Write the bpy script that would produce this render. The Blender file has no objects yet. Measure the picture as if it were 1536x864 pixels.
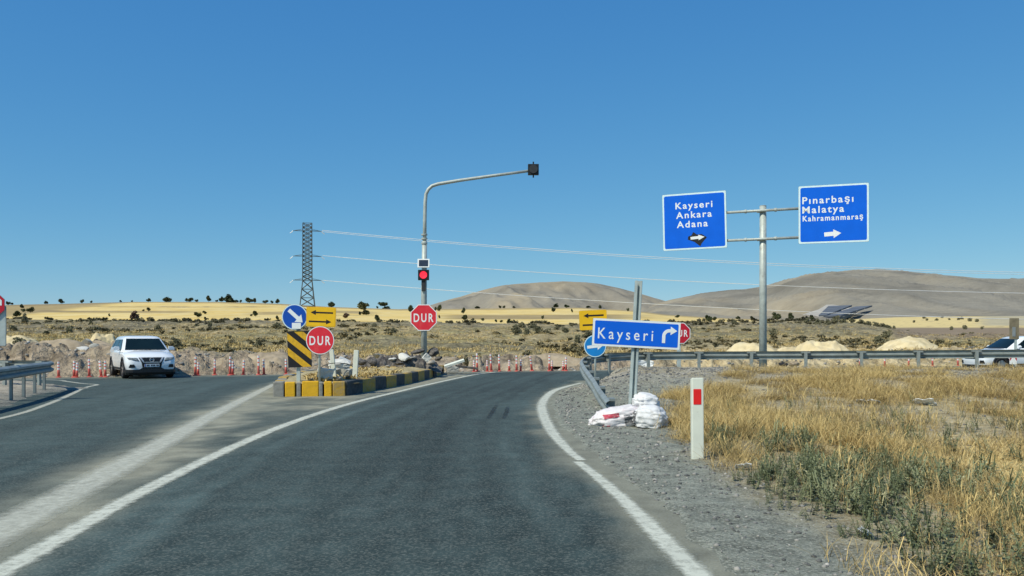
import bpy, bmesh, math, random
import numpy as np
from mathutils import Vector, Matrix, Euler

random.seed(7)
RNG = np.random.default_rng(11)
SC = bpy.context.scene
COL = SC.collection

# ------------------------------------------------------------------ camera
F, HOR, CAMZ = 1300.0, 508.0, 1.5          # focal length in photo pixels, horizon row, eye height
cam = bpy.data.cameras.new("camera")
cam.sensor_width = 36.0
cam.lens = F / 1536 * 36
cam.shift_y = (HOR - 432) / 1536
cam.clip_start, cam.clip_end = 0.05, 20000
camo = bpy.data.objects.new("camera", cam)
camo.location = (0, 0, CAMZ)
camo.rotation_euler = (math.radians(90), 0, 0)
COL.objects.link(camo)
SC.camera = camo

# ------------------------------------------------------------------ world, sun, exposure
SUN_EL = math.radians(50)
SUN_DIR = Vector((-0.74, -0.67, 0)).normalized()       # horizontal direction towards the sun
W = bpy.data.worlds.new("World")
SC.world = W
W.use_nodes = True
nt = W.node_tree
nt.nodes.clear()
sky = nt.nodes.new("ShaderNodeTexSky")
sky.sky_type = 'NISHITA'
sky.sun_disc = False
sky.sun_elevation = SUN_EL
sky.sun_rotation = math.atan2(SUN_DIR.x, SUN_DIR.y)
sky.altitude = 1100
sky.air_density = 1.0
sky.dust_density = 0.0
sky.ozone_density = 4.0
bg = nt.nodes.new("ShaderNodeBackground")
bg.inputs['Strength'].default_value = 0.11
wo = nt.nodes.new("ShaderNodeOutputWorld")
# one even colour grade over the whole sky (deep high-plateau blue seen through tinted glass)
sp_ = nt.nodes.new("ShaderNodeSeparateColor"); cb_ = nt.nodes.new("ShaderNodeCombineColor")
nt.links.new(sky.outputs[0], sp_.inputs[0])
for i_, (a_, p_) in enumerate(((0.54, 1.05), (0.655, 0.67), (0.74, 0.35))):
    m0 = nt.nodes.new("ShaderNodeMath"); m0.operation = 'MULTIPLY'; m0.inputs[1].default_value = 0.11
    m1 = nt.nodes.new("ShaderNodeMath"); m1.operation = 'POWER'; m1.inputs[1].default_value = p_
    m2 = nt.nodes.new("ShaderNodeMath"); m2.operation = 'MULTIPLY'; m2.inputs[1].default_value = a_ / 0.11
    nt.links.new(sp_.outputs[i_], m0.inputs[0]); nt.links.new(m0.outputs[0], m1.inputs[0]); nt.links.new(m1.outputs[0], m2.inputs[0])
    nt.links.new(m2.outputs[0], cb_.inputs[i_])
nt.links.new(cb_.outputs[0], bg.inputs[0])
nt.links.new(bg.outputs[0], wo.inputs[0])

sun = bpy.data.lights.new("sun", 'SUN')
sun.energy = 4.4
sun.angle = math.radians(0.53)
sun.color = (1.0, 0.95, 0.80)
suno = bpy.data.objects.new("sun", sun)
sd = Vector((SUN_DIR.x * math.cos(SUN_EL), SUN_DIR.y * math.cos(SUN_EL), math.sin(SUN_EL)))
suno.rotation_euler = sd.to_track_quat('Z', 'Y').to_euler()
suno.location = (-20, -20, 30)
COL.objects.link(suno)
SC.view_settings.view_transform = 'Standard'
SC.view_settings.look = 'None'
SC.view_settings.exposure = 0.0
SC.view_settings.gamma = 1.0

# ------------------------------------------------------------------ small helpers
def P(px, py, Y):
    """photo pixel at distance Y -> world point"""
    return Vector(((px - 768) / F * Y, Y, CAMZ + (HOR - py) / F * Y))

def G(px, py, z=0.0):
    """photo pixel on the level z -> world point"""
    Y = (CAMZ - z) * F / (py - HOR)
    return Vector(((px - 768) / F * Y, Y, z))

def smooth(a, b, x):
    t = np.clip((np.asarray(x, float) - a) / (b - a), 0, 1)
    return t * t * (3 - 2 * t)

def _h(ix, iy, s):
    n = (ix.astype(np.int64) * 374761393 + iy.astype(np.int64) * 668265263 + s * 974634777) & 0xffffffff
    n = ((n ^ (n >> 13)) * 1274126177) & 0xffffffff
    return ((n ^ (n >> 16)) & 0xffff) / 65535.0

def vnoise(x, y, s=0):
    x = np.asarray(x, float); y = np.asarray(y, float)
    ix, iy = np.floor(x), np.floor(y)
    fx, fy = x - ix, y - iy
    fx = fx * fx * (3 - 2 * fx); fy = fy * fy * (3 - 2 * fy)
    a = _h(ix, iy, s); b = _h(ix + 1, iy, s); c = _h(ix, iy + 1, s); d = _h(ix + 1, iy + 1, s)
    return (a + (b - a) * fx) * (1 - fy) + (c + (d - c) * fx) * fy

def fbm(x, y, s=0, o=4):
    t = 0; a = 0.5; f = 1.0
    for k in range(o):
        t = t + a * vnoise(x * f, y * f, s + k * 17); a *= 0.5; f *= 2.03
    return t / (1 - 0.5 ** o)

def tag(o, label=None, cat=None, group=None, kind=None):
    if label: o['label'] = label
    if cat: o['category'] = cat
    if group: o['group'] = group
    if kind: o['kind'] = kind
    return o

def empty(name, loc=(0, 0, 0), rz=0.0, label=None, cat=None, group=None):
    o = bpy.data.objects.new(name, None)
    o.empty_display_size = 0.2
    COL.objects.link(o)
    o.location = loc
    o.rotation_euler = (0, 0, rz)
    return tag(o, label, cat, group)

def link_mesh(name, me, mat=None, parent=None, smooth_=False):
    if mat is not None:
        me.materials.clear()
        me.materials.append(mat)
    if smooth_:
        me.polygons.foreach_set('use_smooth', [True] * len(me.polygons))
    o = bpy.data.objects.new(name, me)
    COL.objects.link(o)
    if parent is not None:
        o.parent = parent
    return o

def np_mesh(name, V, Fa, attrs=None):
    """mesh from numpy arrays; Fa is (n,3) or (n,4)"""
    me = bpy.data.meshes.new(name)
    V = np.asarray(V, np.float32); Fa = np.asarray(Fa, np.int32)
    n, k = Fa.shape
    me.vertices.add(len(V)); me.vertices.foreach_set('co', V.ravel())
    me.loops.add(n * k); me.loops.foreach_set('vertex_index', Fa.ravel())
    me.polygons.add(n); me.polygons.foreach_set('loop_start', np.arange(0, n * k, k, dtype=np.int32))
    me.update(calc_edges=True)
    for key, val in (attrs or {}).items():
        val = np.asarray(val, np.float32)
        if val.ndim == 1:
            a = me.attributes.new(key, 'FLOAT', 'POINT'); a.data.foreach_set('value', val)
        else:
            a = me.attributes.new(key, 'FLOAT_COLOR', 'POINT')
            if val.shape[1] == 3:
                val = np.concatenate([val, np.ones((len(val), 1), np.float32)], 1)
            a.data.foreach_set('color', val.ravel())
    return me

def grid_faces(nr, nc):
    r, c = np.meshgrid(np.arange(nr - 1), np.arange(nc - 1), indexing='ij')
    a = (r * nc + c).ravel()
    return np.stack([a, a + 1, a + nc + 1, a + nc], 1)

class MB:
    """collects shapes, then builds ONE mesh object"""
    def __init__(s): s.v = []; s.f = []
    def add(s, vs, fs):
        o = len(s.v)
        s.v += [tuple(v) for v in vs]
        s.f += [tuple(i + o for i in f) for f in fs]
        return s
    def box(s, c, d, rot=None, taper=1.0):
        x, y, z = d[0] / 2, d[1] / 2, d[2] / 2
        vs = [Vector((sx * x * (taper if sz > 0 else 1), sy * y * (taper if sz > 0 else 1), sz * z))
              for sz in (-1, 1) for sx, sy in ((-1, -1), (1, -1), (1, 1), (-1, 1))]
        if rot is not None:
            m = rot if isinstance(rot, Matrix) else Euler(rot).to_matrix()
            vs = [m @ v for v in vs]
        vs = [v + Vector(c) for v in vs]
        return s.add(vs, [(3, 2, 1, 0), (4, 5, 6, 7), (0, 1, 5, 4), (1, 2, 6, 5), (2, 3, 7, 6), (3, 0, 4, 7)])
    def tube(s, pts, r, n=10, cap=True):
        pts = [Vector(p) for p in pts]
        rs = r if isinstance(r, (list, tuple)) else [r] * len(pts)
        rings = []
        up = None
        for i, p in enumerate(pts):
            t = (pts[min(i + 1, len(pts) - 1)] - pts[max(i - 1, 0)]).normalized()
            if up is None:
                up = Vector((0, 0, 1)) if abs(t.z) < 0.9 else Vector((1, 0, 0))
            a = t.cross(up).normalized(); b = a.cross(t).normalized(); up = b
            rings.append([p + (a * math.cos(2 * math.pi * k / n) + b * math.sin(2 * math.pi * k / n)) * rs[i] for k in range(n)])
        vs = [v for ring in rings for v in ring]
        fs = []
        for i in range(len(rings) - 1):
            for k in range(n):
                k2 = (k + 1) % n
                fs.append((i * n + k, i * n + k2, (i + 1) * n + k2, (i + 1) * n + k))
        if cap:
            fs.append(tuple(range(n))[::-1]); fs.append(tuple((len(rings) - 1) * n + k for k in range(n)))
        return s.add(vs, fs)
    def prism(s, poly, y0, y1):
        """polygon in x,z (counter-clockwise seen from -Y) between y0 (front) and y1 (back)"""
        n = len(poly)
        vs = [(x, y0, z) for x, z in poly] + [(x, y1, z) for x, z in poly]
        fs = [tuple(range(n)), tuple(range(2 * n - 1, n - 1, -1))]
        fs += [(k, k + n, (k + 1) % n + n, (k + 1) % n) for k in range(n)]
        return s.add(vs, fs)
    def hull(s, rings, cap=True):
        """loft through closed rings of equal length"""
        n = len(rings[0])
        vs = [v for r in rings for v in r]
        fs = []
        for i in range(len(rings) - 1):
            for k in range(n):
                k2 = (k + 1) % n
                fs.append((i * n + k, i * n + k2, (i + 1) * n + k2, (i + 1) * n + k))
        if cap:
            fs.append(tuple(range(n))[::-1]); fs.append(tuple((len(rings) - 1) * n + k for k in range(n)))
        return s.add(vs, fs)
    def mesh(s, name):
        me = bpy.data.meshes.new(name)
        me.from_pydata([tuple(v) for v in s.v], [], s.f)
        me.update()
        return me
    def build(s, name, mat, parent=None, smooth_=False, bevel=0.0, loc=None, rot=None, seg=2):
        me = s.mesh(name)
        bm = bmesh.new(); bm.from_mesh(me)
        bmesh.ops.recalc_face_normals(bm, faces=bm.faces)
        if bevel:
            es = [e for e in bm.edges if len(e.link_faces) == 2 and e.calc_face_angle(0) > 0.6]
            bmesh.ops.bevel(bm, geom=es, offset=bevel, segments=seg, affect='EDGES', profile=0.6)
        bm.to_mesh(me); bm.free()
        o = link_mesh(name, me, mat, parent, smooth_)
        if loc is not None: o.location = loc
        if rot is not None: o.rotation_euler = rot
        return o

def auto_smooth(o, ang=40):
    me = o.data
    me.polygons.foreach_set('use_smooth', [True] * len(me.polygons))
    bm = bmesh.new(); bm.from_mesh(me)
    for e in bm.edges:
        if len(e.link_faces) == 2 and e.calc_face_angle(0) > math.radians(ang):
            e.smooth = False
    bm.to_mesh(me); bm.free()
    return o

def copy_tree(o, parent=None):
    c = o.copy(); COL.objects.link(c)
    if parent is not None: c.parent = parent
    for ch in o.children: copy_tree(ch, c)
    return c

# ------------------------------------------------------------------ materials
def S(r, g, b):
    """sRGB 0..255 -> linear"""
    f = lambda c: (c / 255) / 12.92 if c <= 10 else (((c / 255) + 0.055) / 1.055) ** 2.4
    return (f(r), f(g), f(b))

def node_mat(name):
    m = bpy.data.materials.new(name)
    m.use_nodes = True
    t = m.node_tree
    return m, t, t.nodes['Principled BSDF'], t.nodes, t.links

def mat(name, c, rough=0.6, metal=0.0, var=0.12, scale=6.0, bump=0.0, bscale=40.0, c2=None, coat=0.0, spec=0.4, dirt=None, dscale=3.0, damount=0.5):
    """principled with noise variation of the colour, optional second dirt colour and bump"""
    m, t, b, N, L = node_mat(name)
    b.inputs['Roughness'].default_value = rough
    b.inputs['Metallic'].default_value = metal
    b.inputs['Specular IOR Level'].default_value = spec
    if coat: 
        b.inputs['Coat Weight'].default_value = coat
        b.inputs['Coat Roughness'].default_value = 0.06
    tc = N.new('ShaderNodeTexCoord')
    nz = N.new('ShaderNodeTexNoise'); nz.inputs['Scale'].default_value = scale; nz.inputs['Detail'].default_value = 6
    L.new(tc.outputs['Object'], nz.inputs['Vector'])
    mx = N.new('ShaderNodeMix'); mx.data_type = 'RGBA'
    lo = tuple(max(0, k * (1 - var)) for k in c) if c2 is None else c
    hi = tuple(min(1, k * (1 + var)) for k in c) if c2 is None else c2
    mx.inputs['A'].default_value = (*lo, 1); mx.inputs['B'].default_value = (*hi, 1)
    rp = N.new('ShaderNodeMapRange'); rp.inputs['From Min'].default_value = 0.32; rp.inputs['From Max'].default_value = 0.68
    L.new(nz.outputs['Fac'], rp.inputs['Value']); L.new(rp.outputs['Result'], mx.inputs['Factor'])
    out = mx.outputs['Result']
    if dirt is not None:
        n2 = N.new('ShaderNodeTexNoise'); n2.inputs['Scale'].default_value = dscale; n2.inputs['Detail'].default_value = 9; n2.inputs['Roughness'].default_value = 0.7
        L.new(tc.outputs['Object'], n2.inputs['Vector'])
        r2 = N.new('ShaderNodeMapRange'); r2.inputs['From Min'].default_value = 0.62 - 0.3 * damount; r2.inputs['From Max'].default_value = 0.75 - 0.1 * damount
        r2.inputs['To Max'].default_value = min(1.0, 0.5 + 0.5 * damount)
        L.new(n2.outputs['Fac'], r2.inputs['Value'])
        m2 = N.new('ShaderNodeMix'); m2.data_type = 'RGBA'
        L.new(out, m2.inputs['A']); m2.inputs['B'].default_value = (*dirt, 1)
        L.new(r2.outputs['Result'], m2.inputs['Factor'])
        out = m2.outputs['Result']
    L.new(out, b.inputs['Base Color'])
    if bump:
        n3 = N.new('ShaderNodeTexNoise'); n3.inputs['Scale'].default_value = bscale; n3.inputs['Detail'].default_value = 8
        L.new(tc.outputs['Object'], n3.inputs['Vector'])
        bp = N.new('ShaderNodeBump'); bp.inputs['Strength'].default_value = bump; bp.inputs['Distance'].default_value = 0.02
        L.new(n3.outputs['Fac'], bp.inputs['Height']); L.new(bp.outputs['Normal'], b.inputs['Normal'])
    return m

def attr_mat(name, stops, attr='tint', rough=0.9, objrand=0.0):
    """colour ramp driven by a per-vertex kind attribute (and per-object random)"""
    m, t, b, N, L = node_mat(name)
    b.inputs['Roughness'].default_value = rough
    b.inputs['Specular IOR Level'].default_value = 0.15
    a = N.new('ShaderNodeAttribute'); a.attribute_name = attr
    r = N.new('ShaderNodeValToRGB')
    el = r.color_ramp.elements
    while len(el) < len(stops): el.new(0.5)
    for e, (p, c) in zip(el, stops): e.position = p; e.color = (*c, 1)
    src = a.outputs['Fac']
    if objrand:
        oi = N.new('ShaderNodeObjectInfo')
        ma = N.new('ShaderNodeMath'); ma.operation = 'MULTIPLY_ADD'
        L.new(oi.outputs['Random'], ma.inputs[0]); ma.inputs[1].default_value = objrand; L.new(src, ma.inputs[2])
        src = ma.outputs[0]
    L.new(src, r.inputs['Fac']); L.new(r.outputs['Color'], b.inputs['Base Color'])
    return m

def ground_mat(name, attr='cover', n1=3.0, n2=25.0, amt=0.35, bump=0.6, speck=None, speck_scale=30.0, speck_amt=0.5, rough=0.95, bdist=0.03):
    """land cover colour from the mesh, broken up by two scales of noise and pebble specks"""
    m, t, b, N, L = node_mat(name)
    b.inputs['Roughness'].default_value = rough
    b.inputs['Specular IOR Level'].default_value = 0.12
    a = N.new('ShaderNodeAttribute'); a.attribute_name = attr
    tc = N.new('ShaderNodeTexCoord')
    f = []
    for sc_, d in ((n1, 6), (n2, 9)):
        z = N.new('ShaderNodeTexNoise'); z.inputs['Scale'].default_value = sc_; z.inputs['Detail'].default_value = d; z.inputs['Roughness'].default_value = 0.65
        L.new(tc.outputs['Object'], z.inputs['Vector']); f.append(z)
    ad = N.new('ShaderNodeMath'); ad.operation = 'ADD'
    L.new(f[0].outputs['Fac'], ad.inputs[0]); L.new(f[1].outputs['Fac'], ad.inputs[1])
    mr = N.new('ShaderNodeMapRange'); mr.inputs['From Min'].default_value = 0.7; mr.inputs['From Max'].default_value = 1.3
    mr.inputs['To Min'].default_value = 1 - amt; mr.inputs['To Max'].default_value = 1 + amt
    L.new(ad.outputs[0], mr.inputs['Value'])
    mu = N.new('ShaderNodeVectorMath'); mu.operation = 'SCALE'
    L.new(a.outputs['Color'], mu.inputs[0]); L.new(mr.outputs['Result'], mu.inputs['Scale'])
    out = mu.outputs[0]
    if speck is not None:
        v = N.new('ShaderNodeTexVoronoi'); v.inputs['Scale'].default_value = speck_scale
        L.new(tc.outputs['Object'], v.inputs['Vector'])
        sp = N.new('ShaderNodeSeparateColor'); L.new(v.outputs['Color'], sp.inputs[0])
        r2 = N.new('ShaderNodeMapRange'); r2.inputs['From Min'].default_value = 0.55; r2.inputs['From Max'].default_value = 1.0
        r2.inputs['To Max'].default_value = speck_amt
        L.new(sp.outputs[0], r2.inputs['Value'])
        mx = N.new('ShaderNodeMix'); mx.data_type = 'RGBA'
        L.new(r2.outputs['Result'], mx.inputs['Factor']); L.new(out, mx.inputs['A']); mx.inputs['B'].default_value = (*speck, 1)
        out = mx.outputs['Result']
    L.new(out, b.inputs['Base Color'])
    bp = N.new('ShaderNodeBump'); bp.inputs['Strength'].default_value = bump; bp.inputs['Distance'].default_value = bdist
    L.new(ad.outputs[0], bp.inputs['Height']); L.new(bp.outputs['Normal'], b.inputs['Normal'])
    return m

M = {}
M['steel'] = mat('galvanised steel', (0.46, 0.52, 0.49), 0.5, 0.12, 0.14, 5, dirt=(0.22, 0.2, 0.16), dscale=2.5, damount=0.25)
M['rail'] = mat('weathered rail steel', (0.27, 0.305, 0.29), 0.55, 0.25, 0.16, 3, dirt=(0.16, 0.15, 0.13), dscale=4, damount=0.35)
M['pole'] = mat('pole steel', (0.44, 0.48, 0.44), 0.5, 0.15, 0.15, 4, dirt=(0.25, 0.23, 0.19), dscale=3, damount=0.3)
M['lattice'] = mat('lattice steel', (0.075, 0.085, 0.082), 0.6, 0.2, 0.15, 1)
M['wire'] = mat('wire aluminium', (0.62, 0.64, 0.64), 0.5, 0.1, 0.05, 1)
M['blue'] = mat('sign blue', (0.003, 0.125, 0.70), 0.35, 0, 0.05, 2, spec=0.3)
M['blue_pale'] = mat('faded sign blue', (0.01, 0.22, 0.58), 0.4, 0, 0.08, 3)
M['blue_deep'] = mat('keep right blue', (0.005, 0.075, 0.42), 0.4, 0, 0.06, 3)
M['white'] = mat('sign white', (0.82, 0.85, 0.83), 0.45, 0, 0.04, 4)
M['border'] = mat('border white', (0.66, 0.84, 0.86), 0.45, 0, 0.06, 5)
M['red'] = mat('sign red', (0.72, 0.028, 0.045), 0.42, 0, 0.08, 3, dirt=(0.6, 0.12, 0.1), dscale=3, damount=0.3)
M['red_deep'] = mat('deep sign red', (0.52, 0.012, 0.03), 0.42, 0, 0.08, 3)
M['yellow'] = mat('sign yellow', (0.86, 0.50, 0.01), 0.45, 0, 0.06, 4)
M['yellow_dirty'] = mat('chevron yellow', (0.66, 0.38, 0.015), 0.5, 0, 0.15, 8, dirt=(0.2, 0.15, 0.06), dscale=6, damount=0.3)
M['black'] = mat('sign black', (0.012, 0.011, 0.012), 0.5, 0, 0.2, 6)
M['back'] = mat('sign back aluminium', (0.34, 0.36, 0.35), 0.5, 0.5, 0.1, 4)
M['plastic_black'] = mat('black plastic', (0.012, 0.014, 0.015), 0.45, 0, 0.2, 6)
M['plastic_dark'] = mat('grey plastic', (0.03, 0.033, 0.035), 0.6, 0, 0.2, 6)
M['cell'] = mat('solar cell', (0.035, 0.045, 0.07), 0.2, 0, 0.2, 12)
M['deline'] = mat('delineator white', (0.74, 0.76, 0.64), 0.55, 0, 0.05, 5, dirt=(0.45, 0.42, 0.32), dscale=9, damount=0.12)
M['cone_red'] = mat('traffic red', (0.62, 0.135, 0.105), 0.5, 0, 0.12, 6)
M['cone_white'] = mat('traffic white', (0.78, 0.78, 0.76), 0.5, 0, 0.06, 6)
M['rubber'] = mat('rubber', (0.014, 0.014, 0.015), 0.8, 0, 0.2, 8)
M['carpaint'] = mat('white car paint', (0.80, 0.83, 0.84), 0.3, 0, 0.015, 2, coat=0.8)
M['glass'] = mat('dark car glass', (0.006, 0.014, 0.014), 0.1, 0, 0.2, 2, spec=0.22)
M['glass_light'] = mat('pale car glass', (0.16, 0.22, 0.21), 0.08, 0, 0.15, 2, spec=0.6)
M['chrome'] = mat('chrome', (0.55, 0.56, 0.56), 0.4, 0.5, 0.03, 5)
M['lens'] = mat('lamp lens', (0.20, 0.22, 0.22), 0.12, 0.1, 0.6, 16, spec=0.5)
M['rim'] = mat('alloy', (0.45, 0.47, 0.48), 0.3, 0.8, 0.06, 6)
M['plate'] = mat('plate white', (0.75, 0.77, 0.78), 0.5, 0, 0.03, 6)
M['kerb'] = mat('concrete kerb', (0.27, 0.265, 0.23), 0.9, 0, 0.2, 8, 0.5, 30, dirt=(0.15, 0.145, 0.12), dscale=7, damount=0.4)
M['kerb_yellow'] = mat('yellow kerb paint', (0.74, 0.41, 0.012), 0.7, 0, 0.1, 6, 0.4, 30, dirt=(0.33, 0.26, 0.12), dscale=10, damount=0.22)
M['kerb_worn'] = mat('worn yellow kerb', (0.50, 0.30, 0.03), 0.85, 0, 0.2, 6, 0.5, 30, dirt=(0.22, 0.2, 0.15), dscale=7, damount=0.75)
M['kerb_dark'] = mat('black kerb paint', (0.05, 0.055, 0.055), 0.8, 0, 0.3, 6, 0.5, 30, dirt=(0.17, 0.16, 0.13), dscale=8, damount=0.3)
M['concrete'] = mat('broken concrete', (0.40, 0.39, 0.34), 0.9, 0, 0.2, 6, 0.6, 25, dirt=(0.2, 0.19, 0.16), dscale=6, damount=0.35)
M['concrete_white'] = mat('pale broken concrete', (0.62, 0.61, 0.55), 0.9, 0, 0.12, 6, 0.6, 25, dirt=(0.35, 0.33, 0.28), dscale=6, damount=0.25)
M['tar'] = mat('broken asphalt', (0.055, 0.05, 0.047), 0.9, 0, 0.4, 6, 1.0, 18, dirt=(0.24, 0.215, 0.18), dscale=3.0, damount=0.75)
M['sand'] = mat('yellow sand', (0.60, 0.49, 0.28), 0.95, 0, 0.2, 1.6, 1.0, 4, dirt=(0.70, 0.62, 0.42), dscale=1.2, damount=0.5)
M['soil'] = mat('loose soil', (0.34, 0.27, 0.18), 0.95, 0, 0.22, 2.0, 1.0, 5, dirt=(0.46, 0.38, 0.27), dscale=2.2, damount=0.5)
M['stone'] = mat('field stone', (0.42, 0.38, 0.31), 0.9, 0, 0.25, 4, 0.6, 20)
M['bag'] = mat('white woven sack', (0.68, 0.68, 0.67), 0.6, 0, 0.10, 7, 0.35, 40, dirt=(0.40, 0.36, 0.30), dscale=5, damount=0.35)
M['bag_red'] = mat('printed woven sack', (0.70, 0.67, 0.66), 0.6, 0, 0.10, 7, 0.35, 40, dirt=(0.52, 0.20, 0.22), dscale=6, damount=0.30)
M['print_red'] = mat('red sack print', (0.42, 0.045, 0.07), 0.7, 0, 0.3, 12, dirt=(0.7, 0.55, 0.52), dscale=16, damount=0.4)
M['print_black'] = mat('grey sack print', (0.10, 0.10, 0.10), 0.7, 0, 0.4, 20, dirt=(0.6, 0.6, 0.6), dscale=26, damount=0.5)
M['litter'] = mat('white litter', (0.78, 0.79, 0.76), 0.6, 0, 0.06, 9)
M['litter_pale'] = mat('pale litter', (0.55, 0.53, 0.46), 0.8, 0, 0.15, 9)
M['bark'] = mat('bark', (0.07, 0.055, 0.04), 0.95, 0, 0.3, 3)
M['panel'] = mat('solar panel blue', (0.12, 0.13, 0.145), 0.7, 0, 0.1, 0.05)
M['gravelroad'] = mat('pale gravel track', (0.42, 0.39, 0.33), 0.95, 0, 0.15, 0.05)
M['wood'] = mat('weathered board', (0.20, 0.17, 0.11), 0.85, 0, 0.3, 5)
m, t_, b_, N_, L_ = node_mat('lit red lamp')
b_.inputs['Base Color'].default_value = (0.6, 0.02, 0.03, 1)
b_.inputs['Emission Color'].default_value = (1.0, 0.03, 0.06, 1)
b_.inputs['Emission Strength'].default_value = 1.2
M['lamp_red'] = m

leaf_stops = [(0.0, (0.022, 0.032, 0.016)), (0.45, (0.05, 0.068, 0.032)), (1.0, (0.11, 0.115, 0.055))]
M['leaf'] = attr_mat('tree foliage', leaf_stops, objrand=0.35)
M['leaf_bush'] = attr_mat('grey green foliage', [(0, (0.075, 0.078, 0.048)), (0.5, (0.13, 0.128, 0.076)), (1, (0.21, 0.195, 0.115))], objrand=0.35)
M['leaf_brown'] = attr_mat('brown foliage', [(0, (0.06, 0.035, 0.03)), (0.5, (0.11, 0.07, 0.055)), (1, (0.17, 0.12, 0.085))], objrand=0.3)
M['scrub'] = attr_mat('scrub foliage', [(0, (0.075, 0.072, 0.046)), (0.35, (0.125, 0.115, 0.066)), (0.7, (0.20, 0.17, 0.09)), (1, (0.30, 0.24, 0.13))])
M['grass'] = attr_mat('dry grass', [(0, (0.22, 0.165, 0.08)), (0.3, (0.48, 0.355, 0.15)), (0.65, (0.67, 0.505, 0.21)), (1, (0.82, 0.68, 0.34))])
M['weed'] = attr_mat('green weeds', [(0, (0.075, 0.095, 0.05)), (0.4, (0.15, 0.175, 0.09)), (0.75, (0.25, 0.27, 0.15)), (1, (0.42, 0.39, 0.22))])

# ------------------------------------------------------------------ lines of the road plan (from the photo's ground pixels)
def line_pts(pix): return np.array([[G(a, b).x, G(a, b).y] for a, b in pix])

def dense(pts, step=0.4):
    pts = np.asarray(pts, float)
    # Catmull-Rom through the points
    p = np.vstack([2 * pts[0] - pts[1], pts, 2 * pts[-1] - pts[-2]])
    out = []
    for i in range(1, len(p) - 2):
        n = max(2, int(np.linalg.norm(p[i + 1] - p[i]) / step))
        for k in range(n):
            t = k / n
            out.append(0.5 * ((2 * p[i]) + (-p[i - 1] + p[i + 1]) * t + (2 * p[i - 1] - 5 * p[i] + 4 * p[i + 1] - p[i + 2]) * t * t
                              + (-p[i - 1] + 3 * p[i] - 3 * p[i + 1] + p[i + 2]) * t ** 3))
    out.append(p[-2])
    return np.array(out)

R_NEAR = np.vstack([[[1.62, -10], [1.42, 0], [1.28, 3.2]], line_pts([(1047, 864), (985, 800), (930, 745), (884, 706), (866, 693)])])
R_FAR = line_pts([(872, 691), (853, 676), (826, 645), (813, 615), (816, 600), (830, 587), (850, 580), (872, 574.5)])
R_EDGE = np.vstack([R_NEAR[:-1], R_FAR[1:]])
L_MAIN = np.vstack([[[-2.2, -8], [-2.75, 0], [-3.05, 3.0]], line_pts([(20, 848), (200, 745), (330, 680), (430, 637), (520, 607), (600, 587), (660, 573), (715, 561.5), (742, 558.5)])])
L_GORE = np.vstack([[[-2.6, -8], [-3.1, 0], [-3.5, 3.8]], line_pts([(0, 795), (130, 727), (250, 661), (330, 617), (412, 576)])])
L_FAR = np.vstack([[[-7.3, -8], [-8.0, 4], [-8.7, 10]], line_pts([(0, 628), (70, 607), (110, 590)]), [[-12.75, 25.6], [-13.2, 27.0], [-13.5, 28.2]], line_pts([(124, 575.5), (100, 572.3), (75, 570)]), [[-21, 33.0]]])

def edge_x(y):
    return np.interp(y, R_EDGE[:, 1], R_EDGE[:, 0])

PXK = np.array([-1400, 0, 130, 300, 400, 560, 715, 870, 1000, 1200, 1400, 1536, 2900])
EDGE_PY = np.array([575, 567.5, 565.8, 563, 562, 560, 557.3, 555.8, 553.5, 551, 549, 548, 543])
def edge_Y(px): return CAMZ * F / (np.interp(px, PXK, EDGE_PY) - HOR)
_k = np.linspace(-1400, 2900, 400)
FAR_X, FAR_Y = (_k - 768) / F * edge_Y(_k), edge_Y(_k)
def far_edge(x): return np.interp(x, FAR_X, FAR_Y)

# ------------------------------------------------------------------ asphalt
def signed_side(poly, x, y):
    """distance to an x(y) line, positive to its right"""
    return x - np.interp(y, poly[:, 1], poly[:, 0])

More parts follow.
